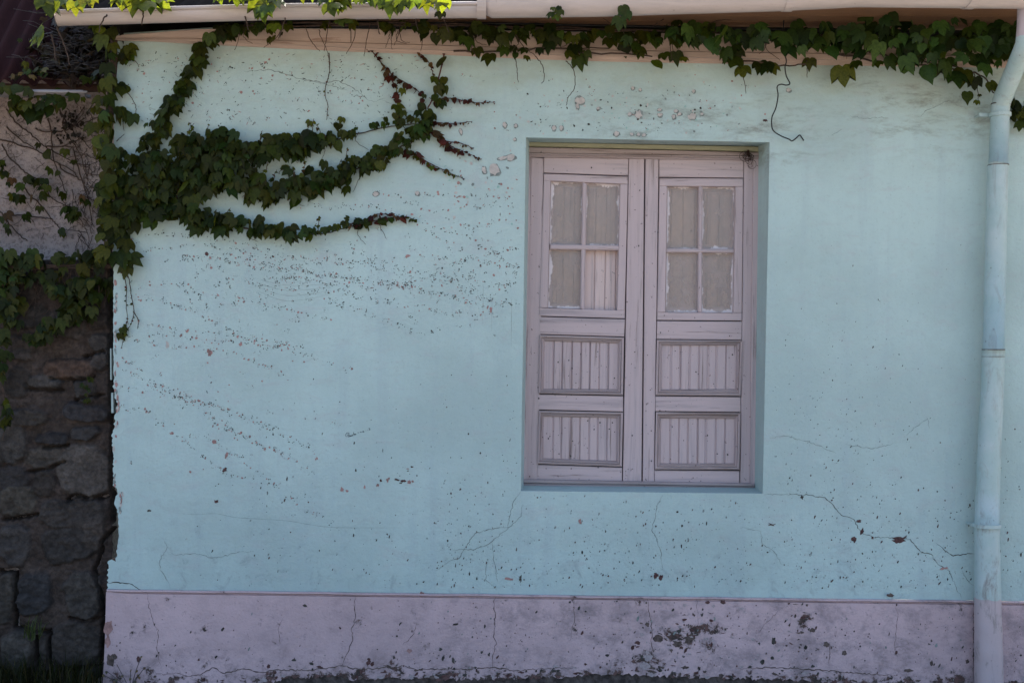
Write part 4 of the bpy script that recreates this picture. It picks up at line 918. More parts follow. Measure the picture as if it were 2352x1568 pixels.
for r, q in zip(rows, rows[1:]):
    for k in range(18): ng.face((r[k], r[(k + 1) % 18], q[(k + 1) % 18], q[k]))
ng.tube([P(x, 209.5 + 0.012 * x, -0.055) for x in (-900, 0, 100, 200)], 0.006, 6)
ng.build('roof_gutter', M['white'], nb_, True)['label'] = 'thin white gutter below the corrugated roof'

# ------------------------------------------------------------------ ivy
HALF = [(0.15, 0.13), (0.40, 0.11), (0.57, -0.08), (0.63, -0.36), (0.60, -0.80), (0.40, -0.56), (0.30, -0.63), (0.19, -0.86)]
class Foliage:
    def __init__(s): s.mb = MB(); s.cols = []
    def leaf(s, c, size, col, yaw=None, roll=None, pitch=None, simple=False):
        if yaw is None: yaw = random.gauss(0, 0.5)
        if roll is None: roll = random.gauss(0, 0.42)
        if pitch is None: pitch = random.uniform(-0.15, 0.7)
        fold = random.uniform(0.05, 0.30); curl = random.uniform(0.0, 0.25); asym = random.uniform(0.88, 1.1); spread = random.uniform(0.85, 1.12)
        R = Matrix.Rotation(yaw, 3, 'Z') @ Matrix.Rotation(-pitch, 3, 'X') @ Matrix.Rotation(roll, 3, 'Y')
        def V(u, v): return c + R @ (Vector((u * spread, fold * abs(u) + curl * v * v * 0.6, v)) * size)
        lob = random.random() < 0.85 and not simple
        half = HALF if lob else [(0.22, 0.10), (0.46, -0.02), (0.54, -0.28), (0.46, -0.56), (0.34, -0.74), (0.18, -0.9)]
        mb = s.mb; base = len(mb.v)
        top, mid, tip = mb.vert(V(0, 0.0)), mb.vert(V(0, -0.42)), mb.vert(V(0.03, -1.20 * asym))
        for sg in (-1, 1):
            ids = [mb.vert(V(sg * u * random.uniform(.94, 1.06), v * random.uniform(.95, 1.05))) for u, v in half]
            ring = [top] + ids + [tip]
            for a, b in zip(ring, ring[1:]): mb.face((mid, a, b) if sg > 0 else (mid, b, a))
        nv = len(mb.v) - base; k = random.choice((random.uniform(0.5, 0.9), random.uniform(0.8, 1.3), random.uniform(1.0, 1.8)))
        cc = (col[0] * k * random.uniform(.85, 1.2), col[1] * k, col[2] * k * random.uniform(.8, 1.2), 1)
        s.cols += [cc] * nv
    def build(s, parent, name='foliage', mat=None):
        return s.mb.build(name, mat or M['leaf'], parent, True, cols=s.cols)
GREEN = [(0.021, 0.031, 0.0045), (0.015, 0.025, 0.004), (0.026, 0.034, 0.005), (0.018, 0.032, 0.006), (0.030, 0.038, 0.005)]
YOUNG_AND_SKYLIT = [(0.038, 0.050, 0.007), (0.045, 0.054, 0.008)]
REDS = [(0.060, 0.016, 0.014), (0.045, 0.014, 0.014), (0.05, 0.03, 0.014)]
OCHRE = [(0.09, 0.075, 0.02)]
def pick(pal): return random.choice(pal)
def band(fo, pts, spacing=15, size=0.078, Y=(-0.02, -0.09), pal=GREEN, endsize=0.6, pitch=None, fill=1.0, skew=0.0):
    """leaves along a line of (x, y, half width)"""
    ln = smooth_line(pts, 12); seglen = [float(np.hypot(*(b - a)[:2])) for a, b in zip(ln, ln[1:])]; tot = sum(seglen); acc = 0
    for a, b, l in zip(ln, ln[1:], seglen):
        hw = max(3.0, float(a[2])); area = l * 2 * hw; n_ = area / (spacing * spacing) * fill
        k = int(n_) + (random.random() < n_ - int(n_))
        for _ in range(k):
            t = random.random(); c = a + (b - a) * t; d = (b - a)[:2] / (l + 1e-6); o_ = max(-1.7, min(1.7, random.gauss(0, 0.62))) * hw
            x, y = c[0] - d[1] * o_, c[1] + d[0] * o_ - size * 0.35 * F / DIST
            f = (acc + l * t) / tot; sz = 0.75 * size * random.choice((random.uniform(0.5, 0.8), random.uniform(0.75, 1.2), random.uniform(0.85, 1.15))) * (1 - (1 - endsize) * max(0, (f - 0.6) / 0.4)) * (0.75 + 0.25 * min(1, hw / 25))
            if math.sin(x * 0.083 + 1.3 * math.sin(y * 0.071)) + math.sin(y * 0.11 + x * 0.037 + 2) > 1.25 and random.random() < 0.75: continue
            yy = Y[0] + (Y[1] - Y[0]) * random.random() ** 1.2
            fo.leaf(P(x, y, yy), sz, pick(pal), pitch=None if pitch is None else random.uniform(*pitch))
        acc += l
def stem(mb, pts, r0=0.004, r1=0.0015, Y=-0.008, jit=1.2, n=5, m=0):
    ln = smooth_line([p[:2] for p in pts], 6); k = len(ln); ys = Y if hasattr(Y, '__len__') else (Y, Y)
    mb.tube([P(p[0] + random.uniform(-jit, jit), p[1] + random.uniform(-jit, jit), ys[0] + (ys[1] - ys[0]) * j / k) for j, p in enumerate(ln)], [r0 + (r1 - r0) * j / k for j in range(k)], n, m)
def budded(fo, mb, pts, pal, s0=0.035, s1=0.008, gap=11, Y=-0.012, m=1, r0=0.003, side=1.0):
    """young shoot: thin stem with leaves that shrink towards the tip"""
    stem(mb, pts, r0, 0.0012, Y, 0.6, 5, m)
    ln = smooth_line([p[:2] for p in pts], 14); tot = sum(float(np.hypot(*(b - a))) for a, b in zip(ln, ln[1:])); acc = 0; nxt = 2
    for a, b in zip(ln, ln[1:]):
        acc += float(np.hypot(*(b - a)))
        if acc > nxt:
            f = acc / tot; sz = s0 + (s1 - s0) * f; sd_ = random.choice((-1, 1))
            fo.leaf(P(b[0] + random.uniform(-2, 2), b[1] + sd_ * random.uniform(0, 3) * side, Y - random.uniform(0.002, 0.015)), sz * random.uniform(0.7, 1.3), pick(pal), yaw=random.gauss(0, 0.8), roll=random.gauss(0, 0.9), pitch=random.uniform(0, 0.9), simple=f > 0.35)
            nxt = acc + gap * (1 - 0.45 * f) * random.uniform(0.6, 1.4)
SM = [M['stem'], M['redstem']]
# 1. the big swag on the mint wall
t = thing('ivy', 'dense dark green ivy swag with three arms spread across the mint wall', 'ivy', P(270, 520), group='ivy growing over the two houses')
fo, st = Foliage(), MB()
arms = [
 ([(585, 68, 8), (520, 80, 14), (478, 92, 16), (458, 142, 12), (410, 205, 15), (392, 250, 20), (368, 300, 22), (345, 360, 28), (325, 400, 30)], 12.5),
 ([(255, 545, 14), (262, 495, 32), (285, 450, 40), (325, 410, 40), (380, 385, 40), (430, 365, 36)], 12),
 ([(410, 340, 26), (480, 335, 24), (540, 340, 24), (600, 350, 24), (660, 342, 25), (720, 332, 22), (780, 318, 16), (840, 303, 10), (900, 290, 6), (965, 285, 5)], 12),
 ([(320, 430, 42), (400, 420, 40), (470, 415, 36), (540, 425, 30), (600, 437, 24), (650, 440, 23), (700, 432, 24), (760, 414, 24), (810, 392, 20), (860, 368, 20), (910, 342, 25), (950, 322, 16)], 12),
 ([(430, 370, 26), (480, 375, 24), (540, 388, 18), (600, 402, 10)], 13.5),
 ([(255, 510, 22), (330, 486, 26), (400, 485, 20), (450, 506, 18), (520, 517, 15), (590, 530, 13), (650, 542, 11), (700, 540, 9), (760, 533, 7), (805, 520, 5), (850, 512, 3)], 11),
 ([(985, 268, 10), (965, 302, 14), (930, 345, 12)], 13.5)]
for pts, sp in arms:
    band(fo, pts, sp * 0.94, 0.078, (-0.018, -0.095)); stem(st, pts, 0.006, 0.002)
budded(fo, st, [(800, 515), (850, 510), (880, 503), (905, 500), (935, 498), (957, 510)], REDS + GREEN, 0.045, 0.02, 7)
budded(fo, st, [(845, 505), (862, 493), (890, 492), (905, 494)], REDS, 0.03, 0.016, 8)
for x, y, dx, dy in ((706, 300, 6, -22), (782, 288, 4, -18), (880, 285, 6, -16), (640, 400, 14, -20), (470, 412, 12, -18), (345, 445, 20, -8)):
    stem(st, [(x, y), (x + dx * .5, y + dy * .6), (x + dx, y + dy)], 0.0016, 0.001, -0.02); fo.leaf(P(x + dx, y + dy, -0.02), 0.03, pick(YOUNG_AND_SKYLIT))
for pts, sp in arms[2:6]:
    for k in range(7):
        q = random.choice(pts); x, y = q[0] + random.uniform(-30, 30), q[1] - q[2] - 8; l = random.uniform(12, 30); a = random.uniform(-2.4, -0.7)
        budded(fo, st, [(x, y + 12), (x + l * .5 * math.cos(a), y + l * .5 * math.sin(a)), (x + l * math.cos(a), y + l * math.sin(a))], YOUNG_AND_SKYLIT + REDS[2:], 0.022, 0.012, 9, -0.03, r0=0.0016)
    for k in range(5):
        q = random.choice(pts); x, y = q[0] + random.uniform(-30, 30), q[1]; l = random.uniform(25, 60)
        stem(st, [(x, y), (x + random.uniform(-20, 20), y + l * .5), (x + random.uniform(-30, 30), y + l)], 0.0016, 0.0008, -0.012)
st.build('stem', SM, t, True); fo.build(t)
# 2. red young shoots right of it
t = thing('ivy', 'thin young ivy shoots with small red leaves fanning out near the window', 'ivy', P(985, 280), group='ivy growing over the two houses')
fo, st = Foliage(), MB()
budded(fo, st, [(868, 82), (895, 118), (925, 148), (960, 190), (1010, 222), (1035, 290)] and [(820, 82), (846, 108), (880, 150), (905, 175), (940, 195), (965, 215), (976, 245)], REDS, 0.026, 0.022, 9)
budded(fo, st, [(885, 162), (898, 182), (912, 210), (916, 235), (920, 270)], REDS + YOUNG_AND_SKYLIT, 0.03, 0.03, 12)
budded(fo, st, [(958, 120), (975, 132), (988, 150), (995, 175)], REDS, 0.022, 0.022, 10)
for pts in ([(1012, 90), (1020, 120), (1012, 160), (1000, 210), (982, 250)], [(1030, 88), (1022, 118), (1016, 150)], [(1008, 88), (1018, 126)]): stem(st, pts, 0.0038, 0.003, -0.02, 0.6, 6, 1)
for x, y, s_ in ((1017, 140, 0.085), (1000, 185, 0.06), (1020, 185, 0.06), (1022, 205, 0.065), (1003, 205, 0.065), (998, 225, 0.05), (1006, 235, 0.05), (1012, 240, 0.055), (968, 245, 0.06), (982, 262, 0.065), (960, 262, 0.05), (990, 270, 0.06), (945, 275, 0.05), (925, 262, 0.05), (912, 250, 0.055), (975, 290, 0.075), (955, 300, 0.07), (990, 300, 0.05), (925, 212, 0.045), (975, 225, 0.03), (908, 268, 0.045)):
    fo.leaf(P(x, y - 8, -0.03 - random.random() * 0.03), s_ * 0.74, pick(GREEN + YOUNG_AND_SKYLIT))
budded(fo, st, [(990, 232), (1012, 228), (1040, 226), (1065, 232), (1095, 236), (1138, 235)], REDS, 0.032, 0.008, 8)
budded(fo, st, [(985, 280), (1005, 282), (1030, 284), (1055, 283), (1085, 279)], REDS, 0.028, 0.008, 7)
budded(fo, st, [(978, 290), (1000, 310), (1020, 325), (1045, 340), (1070, 350), (1105, 367)], REDS, 0.046, 0.008, 6)
budded(fo, st, [(1020, 324), (1048, 328), (1070, 333), (1088, 342)], REDS, 0.022, 0.007, 7)
budded(fo, st, [(935, 345), (955, 355), (975, 368), (1000, 382), (1025, 393), (1050, 405), (1068, 411)], REDS + YOUNG_AND_SKYLIT, 0.042, 0.008, 7)
st.build('stem', SM, t, True); fo.build(t)
# 3. corner column
t = thing('ivy', 'ivy column hanging down the corner between the mint house and its neighbour', 'ivy', P(235, 560, -0.02), group='ivy growing over the two houses')
fo, st = Foliage(), MB()
colm = [(265, 75, 10), (255, 110, 16), (246, 150, 16), (236, 200, 20), (232, 260, 24), (242, 330, 26), (252, 390, 22), (250, 450, 26), (246, 510, 26), (240, 560, 24), (225, 600, 24)]
band(fo, colm, 16.5, 0.082, (-0.05, -0.17), GREEN + YOUNG_AND_SKYLIT + YOUNG_AND_SKYLIT, 1.0)  # lighter tints mixed in to paint the sky light these leaves catch
band(fo, [(300, 95, 8), (290, 122, 12), (272, 145, 8)], 16, 0.085, (-0.03, -0.06), GREEN, 1.0)
for k in range(7): stem(st, [(262 + random.uniform(-8, 6), 60), (256 + random.uniform(-10, 8), 180), (252 + random.uniform(-14, 8), 300), (252 + random.uniform(-14, 10), 420), (250 + random.uniform(-10, 10), 600)], 0.007, 0.004, -0.03, 2.5)
for pts in ([(268, 200), (295, 215), (310, 240), (312, 262), (300, 280)], [(266, 255), (280, 270), (285, 300)], [(268, 325), (275, 318), (286, 308)], [(268, 120), (305, 135), (320, 155)]): stem(st, pts, 0.0022, 0.0012, -0.02)
for x, y in ((272, 192), (283, 195), (275, 245), (288, 255), (305, 262), (270, 255), (262, 345), (278, 345), (262, 370), (272, 395)): fo.leaf(P(x, y, -0.05), 0.06, pick(GREEN))
for pts in ([(282, 615), (296, 640), (302, 680), (308, 715), (300, 745), (288, 765), (278, 800)], [(280, 620), (290, 655), (290, 700), (294, 745)], [(306, 715), (318, 735), (316, 755)], [(290, 740), (284, 765)]): budded(fo, st, pts, REDS + GREEN, 0.012, 0.008, 14, m=0, r0=0.0025)
for x, y in ((285, 765), (275, 770), (280, 758)): fo.leaf(P(x, y - 6, -0.02), 0.04, pick(YOUNG_AND_SKYLIT))
for x, y, s_ in ((290, 562, .07), (275, 545, .08), (285, 600, .07), (300, 600, .06), (270, 590, .08), (292, 622, .06)): fo.leaf(P(x, y - 12, -0.06), s_, pick(GREEN))
st.build('stem', SM, t, True); fo.build(t)
# 4. ledge ivy over the stone wall
t = thing('ivy', 'shaded ivy lying along the stone ledge and trailing down the rubble wall', 'ivy', P(100, 600, 0.05), group='ivy growing over the two houses')
fo, st = Foliage(), MB()
band(fo, [(-420, 600, 22), (-200, 604, 22), (0, 604, 18), (60, 606, 15), (120, 604, 14), (180, 602, 16), (235, 600, 18), (262, 602, 10)], 13.5, 0.082, (0.03, -0.06), GREEN, 1.0)
band(fo, [(-300, 645, 24), (-60, 640, 18), (60, 636, 14), (140, 640, 15), (220, 640, 16)], 15, 0.08, (0.03, -0.03), GREEN, 1.0)
for b_ in ([(120, 650, 34), (185, 690, 40), (150, 730, 34), (90, 770, 36)], [(230, 640, 26), (225, 700, 20)], [(20, 640, 34), (40, 690, 30), (20, 740, 30)], [(195, 640, 34), (180, 680, 32), (160, 715, 26), (150, 745, 20)], [(140, 735, 26), (110, 760, 30), (80, 775, 26), (60, 790, 14)], [(5, 640, 16), (10, 700, 22), (14, 760, 22), (12, 830, 18), (8, 880, 16)], [(6, 890, 10), (14, 940, 14), (10, 985, 14), (6, 1010, 8)], [(240, 640, 16), (232, 670, 12)], [(-120, 660, 60), (-140, 760, 60), (-150, 860, 40)]): band(fo, [(q[0], q[1] + 8, q[2] * .6) for q in b_], 12.5, 0.078, (0.03, -0.05), GREEN, 0.8); stem(st, b_, 0.004, 0.002, 0.02)
for k in range(26):
    x = random.uniform(-60, 250); stem(st, [(x, 600), (x + random.uniform(-30, 30), 640), (x + random.uniform(-70, 70), 700 + random.uniform(0, 60))], 0.0022, 0.001, 0.03, 2)
for k in range(5): stem(st, [(-200, 606 + k * 3), (0, 604 + k * 3), (120, 608 + k * 2), (262, 604 + k * 3)], 0.006, 0.004, 0.02, 3)
st.build('stem', SM, t, True); fo.build(t)
# 5. bare stems on the rough cast wall
t = thing('ivy', 'net of bare ivy stems with few leaves over the pinkish rough cast wall', 'ivy', P(110, 590, 0.33), group='ivy growing over the two houses')
fo, st = Foliage(), MB(); YR = 0.325
Z = lambda x, y: (x * 0.24, 207 + y * 0.24)
for pts in ([(60, 180), (160, 320), (270, 400), (400, 520), (500, 580), (700, 690), (860, 720)], [(0, 470), (200, 530), (380, 590), (520, 680), (700, 780), (760, 870)], [(460, 270), (490, 400), (500, 560), (540, 740), (600, 900), (640, 1000)], [(20, 520), (80, 630), (190, 740), (260, 800), (420, 900), (480, 1020), (600, 1090), (720, 1130)], [(210, 880), (280, 1000), (400, 1110), (500, 1240), (560, 1310), (600, 1400)], [(0, 1160), (60, 1240), (180, 1380), (260, 1440)], [(60, 1200), (240, 1200), (420, 1220), (500, 1240)], [(560, 170), (640, 320), (720, 420), (810, 500), (860, 560)], [(640, 200), (600, 330), (680, 480), (780, 640), (830, 850)], [(340, 370), (460, 400), (640, 380), (800, 270)], [(440, 540), (620, 540), (760, 550)], [(700, 560), (740, 700), (800, 900), (860, 1100), (880, 1300)], [(60, 350), (180, 460), (330, 560)], [(560, 700), (620, 780), (760, 850), (860, 990)]):
    stem(st, [Z(*p) for p in pts], 0.0042, 0.002, YR, 1.6)
for k in range(95):
    x, y = random.gauss(830, 120), random.uniform(150, 1400); l = random.uniform(60, 260); a = random.gauss(1.4, 0.8)
    stem(st, [Z(x, y), Z(x + l * .5 * math.cos(a) + random.uniform(-30, 30), y + l * .5 * math.sin(a)), Z(x + l * math.cos(a), y + l * math.sin(a))], 0.0022, 0.001, YR, 1.5, 4)
for k in range(60):
    x, y = random.uniform(0, 900), random.uniform(120, 1400); l = random.uniform(40, 180); a = random.uniform(-0.6, 2.6)
    stem(st, [Z(x, y), Z(x + l * .5 * math.cos(a) + random.uniform(-20, 20), y + l * .5 * math.sin(a)), Z(x + l * math.cos(a), y + l * math.sin(a))], 0.0016, 0.0008, YR, 1.2, 4)
for x, y, n_ in ((250, 850, 5), (350, 850, 5), (430, 820, 4), (400, 960, 5), (170, 1000, 5), (220, 1010, 3), (310, 1030, 2), (390, 1110, 2), (250, 1180, 2), (510, 910, 3), (620, 1110, 5), (700, 1160, 8), (560, 1330, 4), (620, 980, 3), (30, 700, 6), (60, 750, 4), (150, 850, 2), (90, 850, 2), (520, 730, 2), (700, 680, 2), (340, 520, 2), (420, 550, 1), (30, 1200, 3), (60, 1330, 3), (280, 790, 2), (740, 1200, 5), (780, 1050, 3), (620, 600, 2), (310, 1230, 2)):
    for _ in range(max(1, n_ * 2 // 3)):
        q = Z(x + random.gauss(0, 30), y + random.gauss(0, 25)); fo.leaf(P(*q, YR - 0.03 - random.random() * .03), random.uniform(0.026, 0.048), pick(GREEN + [REDS[2]]), yaw=random.gauss(0, 0.7))
for k in range(70): q = Z(random.gauss(660, 60), random.uniform(180, 500)); fo.leaf(P(*q, YR - 0.01), random.uniform(0.008, 0.02), (0.02, 0.018, 0.018), simple=True)
band(fo, [(-420, 226, 22), (-100, 224, 20), (0, 226, 20), (60, 230, 16), (120, 232, 15), (180, 232, 14), (225, 236, 14)], 18, 0.07, (-0.02, -0.09), GREEN, 1.0)
for x, y in ((45, 255), (60, 262), (80, 262), (85, 252), (110, 250), (50, 240), (130, 235)): fo.leaf(P(x, y - 10, 0.0), 0.075, pick(GREEN) if x > 10 else REDS[0]) if x > 6 else None
st.build('stem', SM, t, True); fo.build(t)
# 6. ivy under the gutter
EAVE = [(0.022, 0.046, 0.012), (0.017, 0.038, 0.010), (0.028, 0.050, 0.011), (0.020, 0.036, 0.008)]
t = thing('ivy', 'long fringe of green ivy hanging below the pink gutter', 'ivy', P(1700, 110, -0.1), group='ivy growing over the two houses')
fo, st = Foliage(), MB()
band(fo, [(470, 82, 12), (560, 74, 10), (620, 74, 9), (680, 66, 5), (760, 62, 3), (850, 64, 4), (950, 70, 8), (1010, 78, 15), (1080, 80, 16), (1150, 80, 15), (1220, 82, 14), (1300, 86, 17), (1400, 90, 18), (1500, 92, 19), (1580, 92, 18)], 14, 0.078, (-0.07, -0.24), GREEN, 1.0)
band(fo, [(1540, 86, 18), (1640, 90, 22), (1740, 90, 22), (1850, 90, 24), (1950, 92, 28), (2050, 102, 40), (2150, 108, 44), (2240, 110, 46), (2330, 112, 44), (2450, 110, 38), (2700, 115, 36), (3100, 125, 36)], 15, 0.09, (-0.10, -0.34), EAVE, 1.0)
band(fo, [(590, 95, 6), (640, 92, 8), (670, 86, 8)], 17, 0.075, (-0.07, -0.14), GREEN, 1.0)
for x, y, s_ in ((1125, 137, .075), (1095, 120, .055), (1160, 118, .06), (1178, 114, .05), (1185, 128, .04), (1205, 118, .05), (1210, 135, .04), (1240, 118, .04), (1310, 128, .075), (1330, 142, .085), (1345, 128, .06), (1320, 115, .075), (1260, 108, .06), (1505, 150, .07), (1525, 132, .06), (1552, 132, .07), (1570, 138, .04), (1470, 122, .06), (1690, 145, .09), (1705, 165, .07), (1690, 125, .08), (1745, 158, .07), (1762, 156, .085), (1772, 158, .07), (1935, 172, .11), (1965, 150, .06), (2015, 150, .05), (2065, 145, .06), (2090, 152, .05), (2130, 160, .05), (2155, 160, .07), (1860, 145, .06), (2215, 178, .10), (2240, 190, .07), (2275, 200, .07), (2222, 222, .065), (2245, 236, .03), (2250, 220, .02), (1430, 22, .05), (1440, 35, .06), (1425, 52, .07), (1285, 30, .045), (1275, 42, .05), (1267, 36, .045), (900, 16, .05), (1010, 18, .04), (1012, 35, .045), (1270, 22, .03), (1285, 20, .03)):
    fo.leaf(P(x, y - s_ * 170, -0.10 if y > 60 else -0.5), s_ * 0.82, pick(GREEN + YOUNG_AND_SKYLIT[:1]), yaw=random.gauss(0, .3), roll=random.gauss(0, .25))
for b_ in ([(560, 58), (800, 52), (1000, 56), (1300, 64), (1600, 72), (1900, 80), (2330, 95), (3000, 110)], [(600, 62), (900, 58), (1200, 66), (1500, 74), (1900, 84), (2400, 100)], [(1040, 120), (1150, 118), (1250, 112), (1400, 112)], [(1700, 140), (1790, 150), (1850, 150)], [(1900, 118), (2000, 138), (2120, 150), (2230, 165), (2270, 190), (2285, 220)], [(2000, 120), (2100, 140), (2200, 155)], [(1300, 120), (1360, 122), (1500, 128)]): stem(st, b_, 0.005, 0.003, -0.09, 3)
for pts in ([(755, 122), (757, 165), (746, 210), (753, 245), (750, 275)], [(1183, 130), (1187, 160), (1190, 190)], [(1230, 130), (1245, 150), (1250, 180), (1243, 192)], [(1300, 140), (1318, 165), (1320, 200), (1305, 225), (1301, 242)], [(1692, 140), (1708, 180), (1714, 216)], [(1853, 140), (1854, 178)], [(2236, 165), (2244, 200), (2248, 235)], [(700, 60), (715, 95), (735, 118)], [(650, 40), (640, 80), (605, 110)], [(760, 35), (750, 85), (745, 118)], [(810, 45), (815, 85), (795, 125)], [(850, 50), (842, 95), (836, 130)], [(920, 50), (915, 80), (905, 105)], [(975, 60), (970, 95), (966, 118)], [(1180, 70), (1200, 105), (1225, 125), (1232, 132)], [(1500, 60), (1530, 40), (1545, 28)], [(1600, 70), (1640, 50), (1690, 44)], [(1330, 20), (1380, 40), (1410, 60)]):
    stem(st, pts, 0.0024, 0.0012, (-0.10, -0.015) if pts[0][1] > 100 else -0.12, 1.0, 5)
budded(fo, st, [(753, 122), (757, 165), (746, 210), (753, 245), (750, 275)], REDS + YOUNG_AND_SKYLIT, 0.009, 0.007, 13, m=0, r0=0.0016)
for k in range(28):
    x = random.uniform(540, 2330); stem(st, [(x, ip([(0, 55), (2400, 95)], x)), (x + random.uniform(-15, 15), ip([(0, 75), (2400, 120)], x)), (x + random.uniform(-25, 25), ip([(0, 95), (2400, 140)], x) + random.uniform(-15, 20))], 0.002, 0.001, -0.12, 1.5, 4)
st.build('stem', SM, t, True); fo.build(t)
# 7. roof ivy spilling over the gutter into the sun
t = thing('ivy', 'bright sunlit ivy spilling from the dark roof over the gutter', 'ivy', gc(400) + Vector((0, 0, 0.05)), group='ivy growing over the two houses')
fo, st = Foliage(), MB()
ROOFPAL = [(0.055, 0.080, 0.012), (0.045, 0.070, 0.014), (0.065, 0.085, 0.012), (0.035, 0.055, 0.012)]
def over(pts, sp, sz, lift=0.0, pal=ROOFPAL, n_y=(-0.05, -0.22)):
    ln = smooth_line(pts, 10)
    for (x, y, hw), (x_, y_, h_) in zip(ln, ln[1:]):
        k = hw * 2 * math.hypot(x_ - x, y_ - y) / (sp * sp) * 0.8; k = int(k) + (random.random() < k - int(k))
        for _ in range(k):
            xx = x + random.uniform(-8, 8); yy = y + random.uniform(-hw, hw); Yb = GY(xx)
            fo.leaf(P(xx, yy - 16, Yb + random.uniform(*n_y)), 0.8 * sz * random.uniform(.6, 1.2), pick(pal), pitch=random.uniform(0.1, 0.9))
over([(85, 14, 12), (120, 14, 12), (160, 16, 12), (200, 6, 10), (250, 0, 10), (300, 4, 12), (345, 10, 14), (375, -2, 6)], 14, 0.09)
over([(540, -6, 8), (570, -2, 12), (600, 14, 16), (625, 24, 18), (640, 4, 8)], 14, 0.085)
over([(735, 6, 8), (770, 8, 16), (800, -2, 12), (850, -2, 12), (890, 8, 14), (915, 10, 12), (935, -6, 6)], 14, 0.085)
over([(90, 70, 10), (94, 86, 12), (104, 102, 8)], 17, 0.095, n_y=(-0.03, -0.10)); over([(222, 62, 8), (238, 76, 10), (226, 104, 10), (205, 118, 6)], 19, 0.08, n_y=(0.05, 0.15)); over([(570, 66, 6), (610, 72, 8), (640, 70, 6)], 19, 0.07, n_y=(0.0, 0.1)); over([(780, 45, 14), (785, 70, 10)], 14, 0.075, n_y=(-0.02, 0.02)); over([(450, 0, 6), (480, -6, 6), (520, -4, 8), (690, -10, 8), (1000, 14, 6), (1050, -8, 6)], 13, 0.07)
# body of the plant lying on the roof behind the gutter
for k in range(330):
    x = random.choice((random.uniform(150, 400), random.uniform(150, 400), random.uniform(540, 650), random.uniform(720, 950), random.uniform(140, 1300))); d = random.uniform(0.22, 1.3)
    c = gc(max(x, 131)); c.x = P(x, 0, GY(x)).x if x < 131 else c.x
    fo.leaf(Vector((c.x, c.y + d, c.z + 0.07 + d * math.tan(math.radians(27)) + random.uniform(0.0, 0.05))), random.uniform(0.05, 0.075), pick(ROOFPAL), pitch=random.uniform(0.2, 1.2))
for pts in ([(865, 0), (872, 25), (868, 50), (872, 80)], [(650, 5), (655, 40), (640, 90)], [(940, 12), (980, 14), (1000, 25), (1020, 45), (1030, 75)], [(935, 20), (945, 30), (955, 50), (960, 70)], [(245, 35), (232, 55), (228, 75)], [(330, 30), (325, 60)], [(560, 20), (570, 70)], [(130, 60), (150, 110), (160, 150)], [(118, 80), (125, 110), (128, 140)], [(720, 12), (700, 18), (660, 22)]):
    stem(st, pts, 0.004, 0.002, -0.36, 1.2)
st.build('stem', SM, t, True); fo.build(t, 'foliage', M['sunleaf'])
# 8. small ivy behind the downpipe
t = thing('ivy', 'small dark ivy sprig right of the downpipe bend', 'ivy', P(2330, 280, -0.02), group='ivy growing over the two houses')
fo, st = Foliage(), MB(); band(fo, [(2322, 235, 10), (2335, 262, 16), (2350, 285, 22), (2375, 280, 22), (2400, 240, 20)], 14, 0.07, (-0.02, -0.06), GREEN, 1.0)
stem(st, [(2310, 200), (2325, 240), (2345, 290)], 0.003, 0.002, -0.01); st.build('stem', SM, t, True); fo.build(t)
# 9. little plant growing from the stone joints
t = thing('wall_plant', 'small green sprig growing from a joint of the rubble wall', 'plant', P(198, 920, 0.03))
fo, st = Foliage(), MB(); band(fo, [(200, 862, 6), (202, 885, 10), (198, 905, 8), (206, 930, 4)], 8, 0.034, (0.0, 0.03), GREEN, 1.0); stem(st, [(198, 925), (203, 895), (198, 855)], 0.002, 0.001, 0.02); st.build('stem', SM, t, True); fo.build(t)

# dead leaves and twigs on the neighbour's roof
fo = Foliage(); tw = fo.mb
def roofp(x, s_): return Vector((x, EY + s_ * math.cos(PIT) - 0.014, e0.z + s_ * math.sin(PIT) + 0.014))
xl0, xr0 = P(40, 187, EY).x, P(256, 187, EY).x
for k in range(1500):
    u = random.random() ** 0.7; x = xl0 + (xr0 - xl0) * u + random.gauss(0, .03); s_ = random.uniform(0.0, 1.1)
    if x > xr0 or (u < 0.35 and random.random() < 0.7): continue
    g_ = random.uniform(0.5, 1.3)
    fo.leaf(roofp(x, s_) + Vector((0, -0.02 * random.random(), 0.02 * random.random())), random.uniform(0.025, 0.06), random.choice(((0.03 * g_, 0.025 * g_, 0.023 * g_), (0.018 * g_, 0.014 * g_, 0.012 * g_), (0.05 * g_, 0.046 * g_, 0.046 * g_))), yaw=random.uniform(-3, 3), roll=random.uniform(-1.3, 1.3), pitch=random.uniform(0, 1.5))
n0 = len(tw.v)
for k in range(420):
    u = random.random() ** 0.7; x = xl0 + (xr0 - xl0) * u; s_ = random.uniform(0, 1.1); l = random.uniform(0.04, 0.2); a = random.uniform(0, 3.14)
    p = roofp(x, s_) + Vector((0, -0.02, 0.02)); q = roofp(min(x + l * math.cos(a), xr0), max(0, s_ + l * math.sin(a) * .7)) + Vector((0, -0.02 - 0.02 * random.random(), 0.02))
    tw.tube([p, p.lerp(q, .5) + Vector((random.uniform(-.02, .02), -.01, random.uniform(-.015, .015))), q], 0.0013, 4)
fo.cols += [(0.05, 0.046, 0.044, 1)] * (len(tw.v) - n0)
lo_ = tw.build('dead_leaves', M['dry'], None, True, org=roofp(xl0, 0), cols=fo.cols); lo_['kind'] = 'stuff'; tag(lo_, 'grey mat of dead leaves and twigs on the corrugated roof', 'dead leaves')
t = thing('ivy', 'sparse low ivy creeping over the corrugated roof edge', 'ivy', P(90, 180, 0), group='ivy growing over the two houses')
